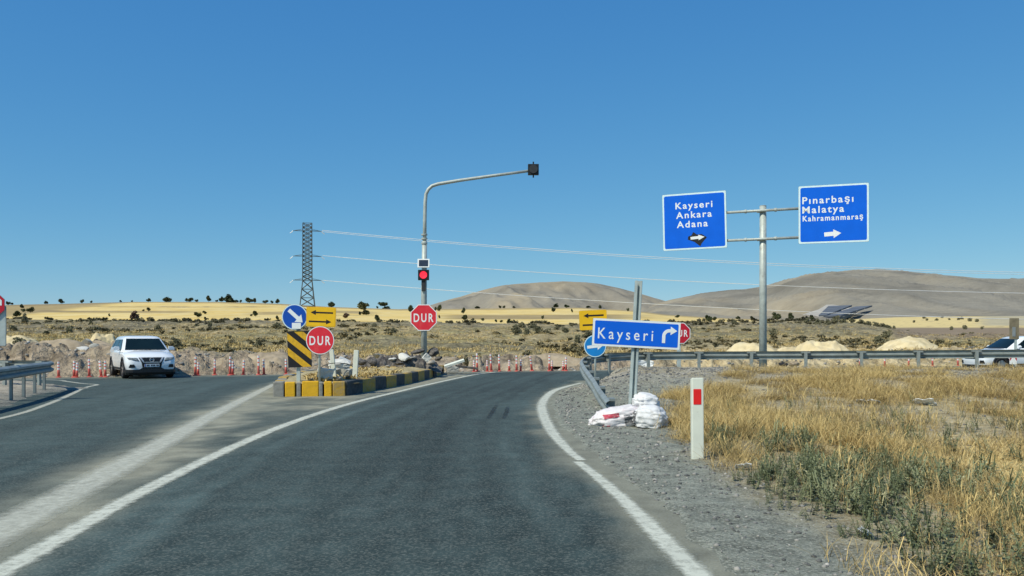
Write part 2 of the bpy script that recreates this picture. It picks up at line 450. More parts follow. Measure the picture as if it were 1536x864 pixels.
RAIL_FRONT = np.array([[2.3, 28.3], [2.7, 30.4], [3.5, 31.9], [4.8, 32.8], [7.0, 33.1], [9.5, 33.0], [13.0, 32.5], [18.6, 31.5], [25.0, 30.2], [60.0, 24.0]])
def build_road():
    xs = np.unique(np.concatenate([np.arange(-60, -18, 1.5), np.arange(-18, 9, 0.12), np.arange(9, 60, 1.5)]))
    ts = np.unique(np.concatenate([np.linspace(-12, 4, 9), np.arange(4, 14, 0.14), np.arange(14, 30, 0.3), [30]]))
    ts2 = np.linspace(0, 1, 40)[1:]
    X = []; Y = []
    fe = far_edge(xs) + 0.5 * (fbm(xs * 0.7, xs * 0, 5) - 0.5)
    for t in ts: X.append(xs); Y.append(np.full_like(xs, t))
    for t in ts2: X.append(xs); Y.append(30 + (fe - 30) * t)
    X = np.array(X); Y = np.array(Y)
    base = np.array([0.0435, 0.0635, 0.060])
    dustc = np.array([0.27, 0.262, 0.195])
    dL = signed_side(L_MAIN, X, Y); dG = signed_side(L_GORE, X, Y); dR = edge_x(Y) - X
    n = fbm(X * 1.4, Y * 0.8, 3, 5); n2 = fbm(X * 6, Y * 3.5, 4, 3)
    ingore = smooth(-0.75, 0.25, dG + 0.5 * (n - 0.5)) * smooth(0.35, -0.25, dL + 0.2 * (n2 - 0.5))
    edge = smooth(1.0, 0.0, np.abs(dG)) * (0.15 + 0.4 * n)
    far_gore = smooth(14, 24, Y)
    dust = ingore * (0.10 + 0.62 * smooth(.30, .72, n + .35 * (n2 - .5)) + 0.28 * far_gore + .25 * smooth(.9, .1, dG)) + edge * smooth(30, 22, Y)
    dust = dust * smooth(34, 28, Y * (dG < 0) + 0)
    # sandy strip between the main lane's left line and the island kerb
    dust = np.maximum(dust, smooth(0.3, -0.5, dL) * smooth(-4.5, -1.5, dL) * smooth(21, 25, Y) * smooth(41, 37, Y) * 0.95)
    # dusty band by the right line and along the far edge
    dust = np.maximum(dust, 0.75 * smooth(0.45, -0.15, dR + 0.7 * (n - 0.5) + .3 * (n2 - .5)) * (Y < 31))
    dust = np.maximum(dust, 0.55 * smooth(2.2, 0.1, far_edge(X) - Y + 1.0 * (n - 0.5)))
    # tyre tracks: polished darker, in-between slightly lighter; chip seal patches near left line
    lane = dL + 0.25 * (n - 0.5)
    track = np.exp(-((lane - 1.25) / 0.38) ** 2) + np.exp(-((lane - 3.1) / 0.42) ** 2)
    chip = smooth(1.5, 0.3, dL + 0.8 * (n - 0.5)) * (dL > 0) * smooth(22, 8, Y)
    lum = (0.90 + 0.26 * n + 0.14 * n2) * (1 - 0.20 * track * (dL > 0)) * (1 + 0.16 * chip)
    streak = fbm(lane * 5.0, Y * 0.10, 6, 4) - 0.5; blot = fbm(X * 0.55, Y * 0.30, 7, 4) - 0.5
    st2 = fbm(lane * 11.0 + 0.02 * Y, Y * 0.16, 9, 3) - 0.5; st3 = fbm(dG * 7.0, Y * .12, 10, 3) - .5
    lum = lum * (1 + (0.85 * streak + .6 * st2) * smooth(0, .6, dL) + 0.42 * blot + .6 * st3 * (dG < 0))
    lum = lum * (1 - 0.22 * smooth(.52, .72, fbm(lane * 2.2, Y * .07, 8, 3)) * (dL > 0.3))
    left_t = np.exp(-((dG + 2.0) / 0.5) ** 2) + np.exp(-((dG + 3.9) / 0.5) ** 2)
    lum = lum * (1 + 0.10 * left_t * (dG < 0))
    dust = np.clip(dust, 0, 1)
    col = base * lum[..., None] * (1 - dust[..., None]) + dustc * (0.8 + 0.4 * n2)[..., None] * dust[..., None]
    railY = np.interp(X, RAIL_FRONT[:, 0], RAIL_FRONT[:, 1])
    Zr = np.where((dR < -0.75) & (Y < 29), -0.34, 0.0)
    Zr = np.where((X > 3.0) & (Y < railY + 0.6), -0.34, Zr)
    V = np.stack([X, Y, Zr], -1).reshape(-1, 3)
    me = np_mesh('road', V, grid_faces(*X.shape), {'cover': col.reshape(-1, 3)})
    m = ground_mat('asphalt', n1=2.2, n2=50, amt=0.38, bump=0.6, speck=(0.23, 0.24, 0.205), speck_scale=62, speck_amt=0.38, rough=0.8, bdist=0.008)
    o = link_mesh('road', me, m)
    tag(o, kind='structure')
    return o
road = build_road()

def paint_mat(name, c, under, lo=0.35, hi=0.55, soft=0.0):
    """worn road paint: noise eats holes and the edges, letting the asphalt show"""
    m, t, b, N, L = node_mat(name)
    b.inputs['Roughness'].default_value = 0.8
    tc = N.new('ShaderNodeTexCoord')
    z = N.new('ShaderNodeTexNoise'); z.inputs['Scale'].default_value = 9; z.inputs['Detail'].default_value = 12; z.inputs['Roughness'].default_value = 0.8
    L.new(tc.outputs['Object'], z.inputs['Vector'])
    a = N.new('ShaderNodeAttribute'); a.attribute_name = 'core'
    s = N.new('ShaderNodeMath'); s.operation = 'ADD'
    L.new(z.outputs['Fac'], s.inputs[0]); L.new(a.outputs['Fac'], s.inputs[1])
    r = N.new('ShaderNodeMapRange'); r.inputs['From Min'].default_value = lo; r.inputs['From Max'].default_value = hi
    L.new(s.outputs[0], r.inputs['Value'])
    z2 = N.new('ShaderNodeTexNoise'); z2.inputs['Scale'].default_value = 2.2; z2.inputs['Detail'].default_value = 6
    L.new(tc.outputs['Object'], z2.inputs['Vector'])
    mx = N.new('ShaderNodeMix'); mx.data_type = 'RGBA'
    mx.inputs['A'].default_value = (*[k * 0.78 for k in c], 1); mx.inputs['B'].default_value = (*c, 1)
    L.new(z2.outputs['Fac'], mx.inputs['Factor']); L.new(mx.outputs['Result'], b.inputs['Base Color'])
    tr = N.new('ShaderNodeBsdfTransparent'); ms = N.new('ShaderNodeMixShader')
    L.new(r.outputs['Result'], ms.inputs[0]); L.new(tr.outputs[0], ms.inputs[1]); L.new(b.outputs[0], ms.inputs[2])
    L.new(ms.outputs[0], N['Material Output'].inputs['Surface'])
    return m

def ribbon(name, pts, width, m, z=0.005, core=(0.0, 0.32, 0.32, 0.0), parent=None, fade=None):
    p = dense(pts, 0.25)
    t = np.gradient(p, axis=0); t /= np.linalg.norm(t, axis=1)[:, None]
    nrm = np.stack([t[:, 1], -t[:, 0]], 1)
    offs = np.array([-0.70, -0.30, 0.30, 0.70])
    n = len(p)
    w = np.full(n, width) if np.isscalar(width) else np.interp(np.linspace(0, 1, n), np.linspace(0, 1, len(width)), width)
    V = np.zeros((n, 4, 3)); A = np.zeros((n, 4))
    for k in range(4):
        V[:, k, :2] = p + nrm * (offs[k] * w)[:, None]
        V[:, k, 2] = z
        A[:, k] = core[k]
    if fade is not None:
        A += np.interp(np.linspace(0, 1, n), np.linspace(0, 1, len(fade)), fade)[:, None]
    me = np_mesh(name, V.reshape(-1, 3), grid_faces(n, 4), {'core': A.ravel()})
    return link_mesh(name, me, m, parent)

PW = paint_mat('road paint', (0.61, 0.62, 0.51), None, 0.54, 0.85)
PD = paint_mat('dusty road paint', (0.60, 0.60, 0.49), None, 0.44, 0.98)
for nm, pts, w, m_ in (('edge_line', R_NEAR, [.22, .22, .21, .2, .17, .12], PW), ('edge_line', R_FAR, [0.12, 0.19, 0.21, 0.22, 0.22, 0.22, 0.14], PW),
                       ('edge_line', L_MAIN, [0.19, 0.19, 0.19, 0.18, 0.16], PW), ('edge_line', L_GORE, [0.42, 0.42, 0.40, 0.36, 0.28, 0.20], PD), ('edge_line', L_FAR, 0.13, PD)):
    ribbon(nm, pts, w, m_, parent=road)
SK = paint_mat('tyre rubber', (0.026, 0.034, 0.034), None, 0.62, 1.0)
for pix in ([(747, 604), (738, 619), (728, 634)], [(763, 606), (759, 620), (753, 634)]):
    ribbon('tyre_mark', line_pts(pix), 0.10, SK, z=0.0035, core=(0.0, 0.25, 0.25, 0.0), parent=road, fade=(-.2, 0.05, .05, -.2))

# ------------------------------------------------------------------ land beyond the junction
PX2 = np.array([-1400, -400, 0, 100, 200, 330, 420, 500, 600, 700, 800, 870, 950, 1000, 1060, 1100, 1180, 1210, 1260, 1300, 1345, 1400, 1536, 2900])
FOOT = np.array([540, 532, 527, 531, 538, 538, 538, 538, 540, 542, 542, 542, 541, 540, 540, 540, 539, 538, 537, 535, 532, 529, 527, 524])
BANK = np.array([481, 480, 480, 481, 482, 482, 483, 483, 484, 485, 487, 488, 486, 484, 483.5, 483, 481.5, 480.5, 482.5, 487, 496, 502, 501, 500])
TOPF = np.array([470, 460, 457.5, 455.5, 452.8, 452.8, 455.6, 460.5, 463.8, 463.2, 461.8, 461.5, 466, 472, 476, 477.8, 480, 481.5, 485, 488, 489, 488, 488, 487])
FARP = np.array([490, 480, 478, 476, 473, 473, 476, 480, 484, 484, 484, 484, 484, 486, 486, 486, 486, 484, 480, 478, 476, 475, 474, 472])
YB, YT, YV = 190.0, 520.0, 1500.0

def land_z(px, Y):
    px = np.asarray(px, float); Y = np.asarray(Y, float)
    ye = edge_Y(px); yf = ye + 6.0
    zf = CAMZ + (HOR - np.interp(px, PX2, FOOT)) * yf / F
    zb = CAMZ + (HOR - np.interp(px, PX2, BANK)) * YB / F
    zt = CAMZ + (HOR - np.interp(px, PX2, TOPF)) * YT / F
    zv = CAMZ + (HOR - np.interp(px, PX2, FARP)) * YV / F
    z0 = -0.04
    z = np.where(Y < yf, z0 + (zf - z0) * smooth(0, 1, (Y - ye) / (yf - ye) * 1.6), 0)
    z = np.where((Y >= yf) & (Y < YB), zf + (zb - zf) * ((Y - yf) / (YB - yf)) ** 1.12, z)
    z = np.where((Y >= YB) & (Y < YT), zb + (zt - zb) * (Y - YB) / (YT - YB), z)
    z = np.where(Y >= YT, zt + (zv - zt) * (Y - YT) / (YV - YT), z)
    return z

def land_rough(px, Y):
    X = (px - 768) / F * Y
    ye = edge_Y(px)
    n = fbm(X * 0.9, Y * 0.9, 21, 5) - 0.5
    n2 = fbm(X * 0.16, Y * 0.16, 22, 4) - 0.5
    berm = smooth(0.2, 1.5, Y - ye) * smooth(14, 5, Y - ye)
    b = smooth(3, 20, Y - ye) * smooth(196, 175, Y)
    lump = smooth(.46, .68, fbm(X * 1.7, Y * 1.7, 25, 4)) * smooth(0.4, 2, Y - ye) * smooth(8, 3.5, Y - ye)
    lefty = smooth(480, 300, px) * smooth(0.6, 3.5, Y - ye) * smooth(13, 6, Y - ye)
    return 0.9 * n * berm + .30 * lump + lefty * (0.22 + .5 * n2) + b * (0.9 * n2 * np.clip(Y / 70, 0.4, 2.0) + 0.55 * n)

def land_at(px, Y): return float(land_z(px, Y) + land_rough(np.array(px, float), np.array(Y, float)))

def Y_for(px, py, lo=45.0, hi=519.0):
    """distance at which the land shows at photo row py"""
    Ys = np.linspace(lo, hi, 1500)
    row = HOR - (land_z(px, Ys) - CAMZ) * F / Ys
    k = np.argmax(row <= py)
    return float(Ys[k]) if row[k] <= py else hi

def land_cover(px, Y):
    X = (px - 768) / F * Y
    ye = edge_Y(px)
    n = fbm(X * 0.25, Y * 0.12, 31, 5); nf = fbm(X * 1.3, Y * 0.6, 32, 4); nl = fbm(X * 0.03, Y * 0.03, 33, 4)
    c = lambda r, g, b: np.array([r, g, b])
    soil = c(0.36, 0.29, 0.205); sandy = c(0.60, 0.48, 0.27); olive = c(0.285, 0.245, 0.12); tan = c(0.37, 0.295, 0.155); grey = c(0.19, 0.165, 0.11)
    gold = c(0.66, 0.475, 0.16); straw = c(0.68, 0.53, 0.235); brown = c(0.29, 0.22, 0.115)
    mix = lambda a, b, t: a * (1 - t[..., None]) + b * t[..., None]
    col = np.broadcast_to(soil, px.shape + (3,)) * (0.75 + 0.5 * nf)[..., None]
    # bank
    bank = mix(np.broadcast_to(tan, col.shape), np.broadcast_to(olive, col.shape), smooth(0.35, 0.65, n))
    bank = mix(bank, np.broadcast_to(grey, col.shape), smooth(0.48, 0.72, nl + 0.35 * (n - 0.5)) * 0.8)
    bank = mix(bank, np.broadcast_to(grey, col.shape), smooth(110, 170, Y) * smooth(0.3, 0.55, n) * 0.6)
    col = mix(col, bank, smooth(4, 11, Y - ye + 5 * (nf - 0.5)))
    # pale sandy works area to the right and far left
    sd_ = smooth(5, 10, X) * smooth(26, 20, Y - ye) * smooth(0.2, 0.5, n + 0.25)
    sd_ = np.maximum(sd_, smooth(-22, -27, X) * smooth(14, 8, Y - ye) * 0.7)
    col = mix(col, np.broadcast_to(sandy, col.shape) * (0.8 + 0.4 * nf)[..., None], sd_ * 0.85)
    # fields: strips across the slope
    row = HOR - (land_z(px, Y) - CAMZ) * F / Y
    wob = 1.6 * (fbm(X * 0.02, X * 0, 41, 3) - 0.5) + 0.6 * (nf - 0.5)
    f = mix(np.broadcast_to(gold, col.shape), np.broadcast_to(straw, col.shape), smooth(0.3, 0.7, n))
    left = smooth(520, 430, px)
    s1 = np.exp(-((row - 467.5 - 0.004 * (px - 200) + wob) / 1.4) ** 2) * smooth(40, 90, px) * smooth(330, 250, px)
    s2 = np.exp(-((row - 460 + wob) / 0.8) ** 2) * smooth(120, 160, px) * smooth(420, 380, px) * smooth(0.35, 0.5, n)
    tip = smooth(0.5, -0.5, row - np.interp(px, PX2, TOPF) - 1.8 + wob)
    mid = smooth(1.2, -0.6, np.abs(row - 475.3 + wob) - 3.0) * smooth(640, 700, px) * smooth(1010, 900, px)
    m2 = smooth(1.0, -0.5, np.abs(row - 469.5 + wob + 0.02 * (px - 420)) - 1.8) * smooth(350, 400, px) * smooth(470, 440, px)
    m3 = smooth(1.0, -0.5, np.abs(row - 468 + wob - 0.03 * (px - 520)) - 1.6) * smooth(470, 500, px) * smooth(580, 540, px)
    lefttri = smooth(75, 30, px + 8 * (row - 470)) * smooth(482, 476, row)
    br = np.clip(s1 + s2 + tip * 0.75 + mid * 0.85 + m2 * 0.7 + m3 * 0.8 + lefttri * 0.8, 0, 1)
    f = mix(f, np.broadcast_to(brown, col.shape) * (0.8 + 0.4 * n)[..., None], br)
    # the valley on the right: brown, then pale fields
    val = np.where(Y > 192, smooth(1255, 1275, px), smooth(1330, 1350, px))
    v = mix(np.broadcast_to(c(0.25, 0.19, 0.125), col.shape), np.broadcast_to(straw * 0.95, col.shape), smooth(493.0, 490.5, row + wob) * smooth(473, 475, row) * smooth(0.30, 0.42, n + 0.1 * (px < 1470)))
    v = mix(v, np.broadcast_to(c(0.40, 0.36, 0.25), col.shape), smooth(1455, 1490, px) * smooth(490, 487, row) * 0.8)
    f = mix(f, v, val)
    col = mix(col, f, smooth(-3, 3, Y - YB - 4 + 4 * (nf - 0.5)))
    colv = mix(col, v, val * smooth(95, 135, Y))
    return np.where((val > 0)[..., None], colv, col)

def land_mesh(name, y0, y1, ny, start_edge=False, pxs=None, m=None, step=2):
    pxs = np.unique(np.concatenate([np.arange(-1400, -60, 24), np.arange(-60, 1600, step), np.arange(1600, 2900, 24)])) if pxs is None else pxs
    Xs = []; 
    PXg, T = np.meshgrid(pxs, np.linspace(0, 1, ny))
    if start_edge:
        ya = edge_Y(PXg) - 0.3
    else:
        ya = np.full_like(PXg, y0)
    Yg = ya * (y1 / ya) ** T
    Z = land_z(PXg, Yg) + land_rough(PXg, Yg)
    X = (PXg - 768) / F * Yg
    V = np.stack([X, Yg, Z], -1).reshape(-1, 3)
    me = np_mesh(name, V, grid_faces(*X.shape), {'cover': land_cover(PXg, Yg).reshape(-1, 3)})
    o = link_mesh(name, me, m, None, True)
    return tag(o, kind='structure')

GM_BANK = ground_mat('scrub bank soil', n1=0.45, n2=1.8, amt=0.62, bump=1.0, bdist=0.4, speck=(0.52, 0.45, 0.30), speck_scale=1.6, speck_amt=0.3)
GM_FIELD = ground_mat('stubble field', n1=0.06, n2=0.5, amt=0.16, bump=0.3, bdist=0.2)
land_mesh('scrub_bank', 0, 196.0, 130, True, m=GM_BANK)
land_mesh('stubble_fields', 196.0, 1500.0, 150, m=GM_FIELD, step=4)

# the plain under everything, out to the horizon and behind the camera
V = []; 
rr = np.array([0, 30, 80, 200, 600, 2000, 6000, 14000.0]); aa = np.linspace(0, 2 * math.pi, 49)[:-1]
for r in rr:
    for a in aa: V.append((r * math.cos(a), r * math.sin(a), -0.35 if r < 100 else -0.6))
Fc = [(i * 48 + k, i * 48 + (k + 1) % 48, (i + 1) * 48 + (k + 1) % 48, (i + 1) * 48 + k) for i in range(len(rr) - 1) for k in range(48)]
me = np_mesh('ground', V, Fc, {'cover': np.tile([0.32, 0.26, 0.15], (len(V), 1))})
tag(link_mesh('ground', me, ground_mat('plain', n1=0.02, n2=0.5, amt=0.3)), kind='structure')

# ------------------------------------------------------------------ mountains
def mountain(name, ridge, Y0, Y1, seed, col, base_py):
    k = np.array(ridge, float)
    pxs = np.linspace(k[0, 0], k[-1, 0], 260)
    rid = np.interp(pxs, k[:, 0], k[:, 1]) + 1.4 * (fbm(pxs * 0.02, pxs * 0, seed, 4) - 0.5) + 0.7 * (fbm(pxs * 0.11, pxs * 0, seed + 3, 3) - 0.5)
    T = np.concatenate([np.linspace(0, 1, 70), np.linspace(1.04, 2.0, 16)])
    PXg, Tg = np.meshgrid(pxs, T)
    R = np.broadcast_to(rid, PXg.shape)
    Yg = np.where(Tg <= 1, Y0 + (Y1 - Y0) * Tg, Y1 + (Tg - 1) * 2200)
    zb = CAMZ + (HOR - base_py) * Y0 / F
    zr = CAMZ + (HOR - R) * Y1 / F
    prof = np.where(Tg <= 1, Tg ** 1.15, np.clip(1 - (Tg - 1) * 1.1, 0, 1))
    Z = zb + (zr - zb) * prof
    X = (PXg - 768) / F * Y1 * (0.82 + 0.18 * np.clip(Tg, 0, 2))
    X = (PXg - 768) / F * Yg
    g = fbm(X * 0.0032, Yg * 0.0011, seed + 7, 5) - 0.5
    rid_n = np.abs(fbm(X * 0.0045 + 0.0006 * Yg, Yg * 0.0009, seed + 9, 4) - 0.5)
    amp = np.where(Tg <= 1, np.sin(np.clip(Tg, 0, 1) * math.pi) ** 0.8, 0)
    Z = Z + (g * 75 - rid_n * 150 + 18) * amp * (zr - zb) / 170
    n = fbm(X * 0.004, Yg * 0.0016, seed + 20, 5); n2 = fbm(X * 0.02, Yg * 0.008, seed + 21, 4)
    c = np.array(col) * (0.78 + 0.42 * n)[..., None] * (0.88 + 0.24 * n2)[..., None]
    warm = np.array([0.40, 0.32, 0.20])
    w = smooth(0.48, 0.75, n) * 0.5
    gul = smooth(.06, .0, np.abs(fbm(X * .0035 + .0006 * Yg, Yg * .0012, seed + 30, 4) - .5)) * .22
    c = c * (1 - gul[..., None]) 
    c = c * (1 - w[..., None]) + warm * w[..., None]
    me = np_mesh(name, np.stack([X, Yg, Z], -1).reshape(-1, 3), grid_faces(*X.shape), {'cover': c.reshape(-1, 3)})
    o = link_mesh(name, me, ground_mat(name + ' cover', n1=0.006, n2=0.05, amt=0.14, bump=0.7, bdist=9), None, True)
    return tag(o, kind='structure')

mountain('left_mountain', [(420, 476), (520, 470), (600, 465.5), (640, 460), (665, 452), (690, 445), (720, 436), (745, 430), (775, 426), (810, 423.5), (845, 422), (880, 423.5), (905, 427), (935, 434), (965, 442), (990, 449), (1010, 455), (1060, 466), (1120, 480)],
         2600, 4300, 3, (0.272, 0.243, 0.188), 484)
mountain('right_mountain', [(900, 482), (950, 470), (985, 455), (1005, 450), (1025, 446), (1060, 439.5), (1090, 435.5), (1120, 433), (1150, 429), (1180, 421.5), (1215, 414), (1250, 408.5), (1285, 405.5), (1330, 406), (1365, 407.5), (1395, 410), (1430, 413.5), (1470, 417.5), (1500, 418), (1540, 417.5), (1700, 421), (2000, 440), (2600, 470)],
         1500, 3600, 14, (0.255, 0.234, 0.187), 481)
mountain('distant_hills', [(-1400, 478), (-300, 472), (300, 474), (560, 466), (620, 463), (700, 460), (800, 462), (1000, 458), (1040, 452.5), (1080, 452), (1130, 458), (1300, 470)],
         4800, 6500, 40, (0.25, 0.235, 0.22), 480)

# ------------------------------------------------------------------ roadside ground (gravel shoulder, verge, left nose)
RAIL_R = np.array([[1.98, 17.6], [1.98, 19.5], [2.06, 22.0], [2.14, 25.5], [2.3, 28.3], [2.7, 30.4], [3.5, 31.9], [4.8, 32.8], [7.0, 33.1], [9.5, 33.0], [13.0, 32.5], [18.6, 31.5], [25.0, 30.2], [32.0, 28.8]])
RAIL_R_TOP = np.array([0.24, 0.38, 0.52, 0.69, 0.80, 0.90, 0.96, 0.99, 1.01, 1.02, 1.05, 1.11, 1.15, 1.18])

def verge_z(x, y):
    d = x - edge_x(y) - 0.0
    n = fbm(x * 2.3, y * 2.3, 51, 4) - 0.5
    nl = fbm(x * 0.45, y * 0.45, 52, 3) - 0.5
    inside = smooth(0.0, 0.35, d + 0.35 * n)
    # the strip beyond the rail falls back to the crossing road
    railY = np.interp(x, RAIL_R[4:, 0], RAIL_R[4:, 1])
    back = smooth(railY + 3.2, railY + 0.9, y)
    front = np.where(y > 28, smooth(0.15, 0.9, x - np.interp(y, RAIL_R[:7, 1], RAIL_R[:7, 0]) + 0.3), 1.0)
    crest = 0.40 * smooth(17, 31, y) * smooth(0.2, 2.2, d)
    dip = -0.16 * smooth(1.8, 4.5, d) * smooth(26, 14, y)
    z = 0.015 + crest + dip + 0.05 * n * smooth(0.0, 1.2, d) + 0.16 * nl * smooth(1.4, 3.0, d)
    k = inside * back * front
    return np.where(k > 0, -0.06 + (z + 0.06) * k, -0.06)

def verge_cover(x, y):
    d = x - edge_x(y)
    n = fbm(x * 1.1, y * 0.8, 61, 5); nf = fbm(x * 5, y * 4, 62, 3)
    c = lambda *a: np.array(a)
    mix = lambda a, b, t: a * (1 - t[..., None]) + b * t[..., None]
    gravel = np.broadcast_to(c(0.215, 0.225, 0.182), x.shape + (3,)) * (0.75 + 0.5 * nf)[..., None]
    dry = mix(np.broadcast_to(c(0.46, 0.37, 0.20), gravel.shape), np.broadcast_to(c(0.30, 0.25, 0.15), gravel.shape), smooth(0.35, 0.65, n))
    gold = np.broadcast_to(c(0.68, 0.53, 0.24), gravel.shape)
    dry = mix(dry, gold, smooth(3.2, 4.6, d + 1.2 * (n - 0.5)) * smooth(15.5, 11, y + 2 * (n - 0.5)) * 0.9)
    col = mix(gravel, dry, smooth(-0.3, 0.5, d - shoulder(y) + 1.3 * (n - 0.5)))
    crest = mix(np.broadcast_to(c(0.33, 0.30, 0.235), gravel.shape), dry, smooth(0.40, 0.62, n) * 0.8)
    col = mix(col, crest, smooth(22, 29, y + 3 * (n - 0.5)))
    return col

def shoulder(y):
    return np.interp(y, [0, 5, 7, 10.5, 12, 15, 18, 24, 30, 36], [1.2, 1.25, 1.35, 1.45, 1.9, 2.1, 2.6, 4.0, 5.5, 6])

def ground_patch(name, xs, ys, zf, cf, m):
    X, Y = np.meshgrid(xs, ys)
    Z = zf(X, Y)
    me = np_mesh(name, np.stack([X, Y, Z], -1).reshape(-1, 3), grid_faces(*X.shape), {'cover': cf(X, Y).reshape(-1, 3)})
    return tag(link_mesh(name, me, m, None, True), kind='structure')

GM_VERGE = ground_mat('gravel verge', n1=4, n2=38, amt=0.6, bump=1.0, speck=(0.46, 0.46, 0.38), speck_scale=52, speck_amt=0.6, bdist=0.03)
xs = np.concatenate([np.arange(0.4, 9, 0.07), np.arange(9, 48, 0.4)])
ys = np.concatenate([np.arange(-6, 4, 0.4), np.arange(4, 16, 0.08), np.arange(16, 37.2, 0.16)])
ground_patch('gravel_verge', xs, ys, verge_z, verge_cover, GM_VERGE)

RAIL_L = np.array([[-7.7, 5.0], [-8.9, 10.5], [-10.3, 15.0], [-11.45, 19.3], [-12.35, 22.2], [-12.95, 24.0], [-13.35, 25.1], [-13.9, 25.75], [-14.7, 26.0], [-16.2, 26.5], [-19.5, 28.2], [-24, 30.6]])
def nose_z(x, y):
    # gravel inside the white line of the left nose
    dl = np.interp(y, L_FAR[:6, 1], L_FAR[:6, 0]) - x - 0.5
    yl = np.interp(-x, [13.2, 14.5, 16.8, 21, 60], [27.3, 28.7, 31.0, 33.0, 45]) - y - 0.6
    d = np.minimum(dl, yl)
    n = fbm(x * 2, y * 2, 71, 4) - 0.5
    k = smooth(0, 0.5, d + 0.5 * n)
    return -0.06 + k * (0.075 + 0.10 * smooth(0.3, 1.6, d) + 0.08 * n)
def nose_cover(x, y):
    n = fbm(x * 1.2, y * 1.0, 73, 4); nf = fbm(x * 5, y * 4, 74, 3)
    dl = np.interp(y, L_FAR[:6, 1], L_FAR[:6, 0]) - x
    a = np.array([0.17, 0.17, 0.15]); b = np.array([0.36, 0.31, 0.24])
    t = smooth(0.9, 2.0, dl + (n - 0.5))[..., None]
    return (a * (1 - t) + b * t) * (0.75 + 0.5 * nf)[..., None]
ground_patch('gravel_nose', np.concatenate([np.arange(-45, -18, 0.5), np.arange(-18, -7, 0.13)]), np.concatenate([np.arange(-4, 10, 0.5), np.arange(10, 36, 0.14)]), nose_z, nose_cover, GM_VERGE)

# ------------------------------------------------------------------ guardrails
def guardrail(name, label, pts, tops, side, post_step, sections=4.0, post_down=0.75, spacer_off=0.16):
    """W-beam swept along a path; side=+1 puts the face on the right of the path, -1 on the left"""
    root = empty(name, (0, 0, 0), 0, label, 'guardrail')
    p3 = np.column_stack([pts, tops])
    p = dense(p3, 0.25)
    seg = np.r_[0, np.cumsum(np.linalg.norm(np.diff(p[:, :2], axis=0), axis=1))]
    t = np.gradient(p[:, :2], axis=0); t /= np.linalg.norm(t, axis=1)[:, None]
    nr = np.stack([t[:, 1], -t[:, 0]], 1) * side
    prof = [(0.0, 0.0), (0.018, -0.006), (0.078, -0.045), (0.08, -0.095), (0.0, -0.135), (0.0, -0.175), (0.08, -0.215), (0.078, -0.265), (0.018, -0.304), (0.0, -0.31)]
    prof = prof + [(d - 0.012, z) for d, z in prof[::-1]]
    L = seg[-1]; nsec = max(1, round(L / sections))
    for k in range(nsec):
        a, b = L * k / nsec - (0.16 if k else 0), L * (k + 1) / nsec
        idx = np.linspace(a, b, max(6, int((b - a) / 0.3)))
        rings = []
        for s_ in idx:
            c = [np.interp(s_, seg, p[:, j]) for j in range(3)]
            n_ = [np.interp(s_, seg, nr[:, j]) for j in range(2)]
            o_ = 0.006 * (k % 2)
            rings.append([Vector((c[0] + n_[0] * (d + o_), c[1] + n_[1] * (d + o_), c[2] + z)) for d, z in prof])
        auto_smooth(MB().hull(rings).build('rail_beam', M['rail'], root), 50)
    s_ = 0.5
    post = MB()
    w, h, th = 0.10, 1.25, 0.012
    post.box((0, 0, -h / 2), (th, w, h)).box((0.03, w / 2, -h / 2), (0.06, th, h)).box((0.03, -w / 2, -h / 2), (0.06, th, h))
    pme = post.mesh('post')
    sp = MB().box((0, 0, 0), (0.15, 0.32, 0.055)).box((0, 0, -0.13), (0.14, 0.12, 0.22)); sme = sp.mesh('spacer')
    for me in (pme, sme): me.materials.append(M['rail'])
    while s_ < L:
        c = [np.interp(s_, seg, p[:, j]) for j in range(3)]
        n_ = Vector([np.interp(s_, seg, nr[:, j]) for j in range(2)]).normalized()
        rz = math.atan2(n_.y, n_.x)
        o = link_mesh('post', pme, None, root); o.location = (c[0] - n_.x * spacer_off, c[1] - n_.y * spacer_off, c[2] - 0.05); o.rotation_euler = (0, 0, rz)
        q = link_mesh('spacer', sme, None, root); q.location = (c[0] - n_.x * 0.085, c[1] - n_.y * 0.085, c[2] - 0.045); q.rotation_euler = (0, 0, rz)
        s_ += post_step
    return root

guardrail('guardrail', 'long steel guardrail rising from the gravel by the sacks and running off right', RAIL_R, RAIL_R_TOP, -1, 2.0)
guardrail('guardrail', 'steel guardrail bent like a hairpin at the left edge of the road', RAIL_L, np.array([0.82, 0.83, 0.85, 0.86, 0.86, 0.85, 0.85, 0.85, 0.85, 0.85, 0.86, 0.86]), 1, 1.33)

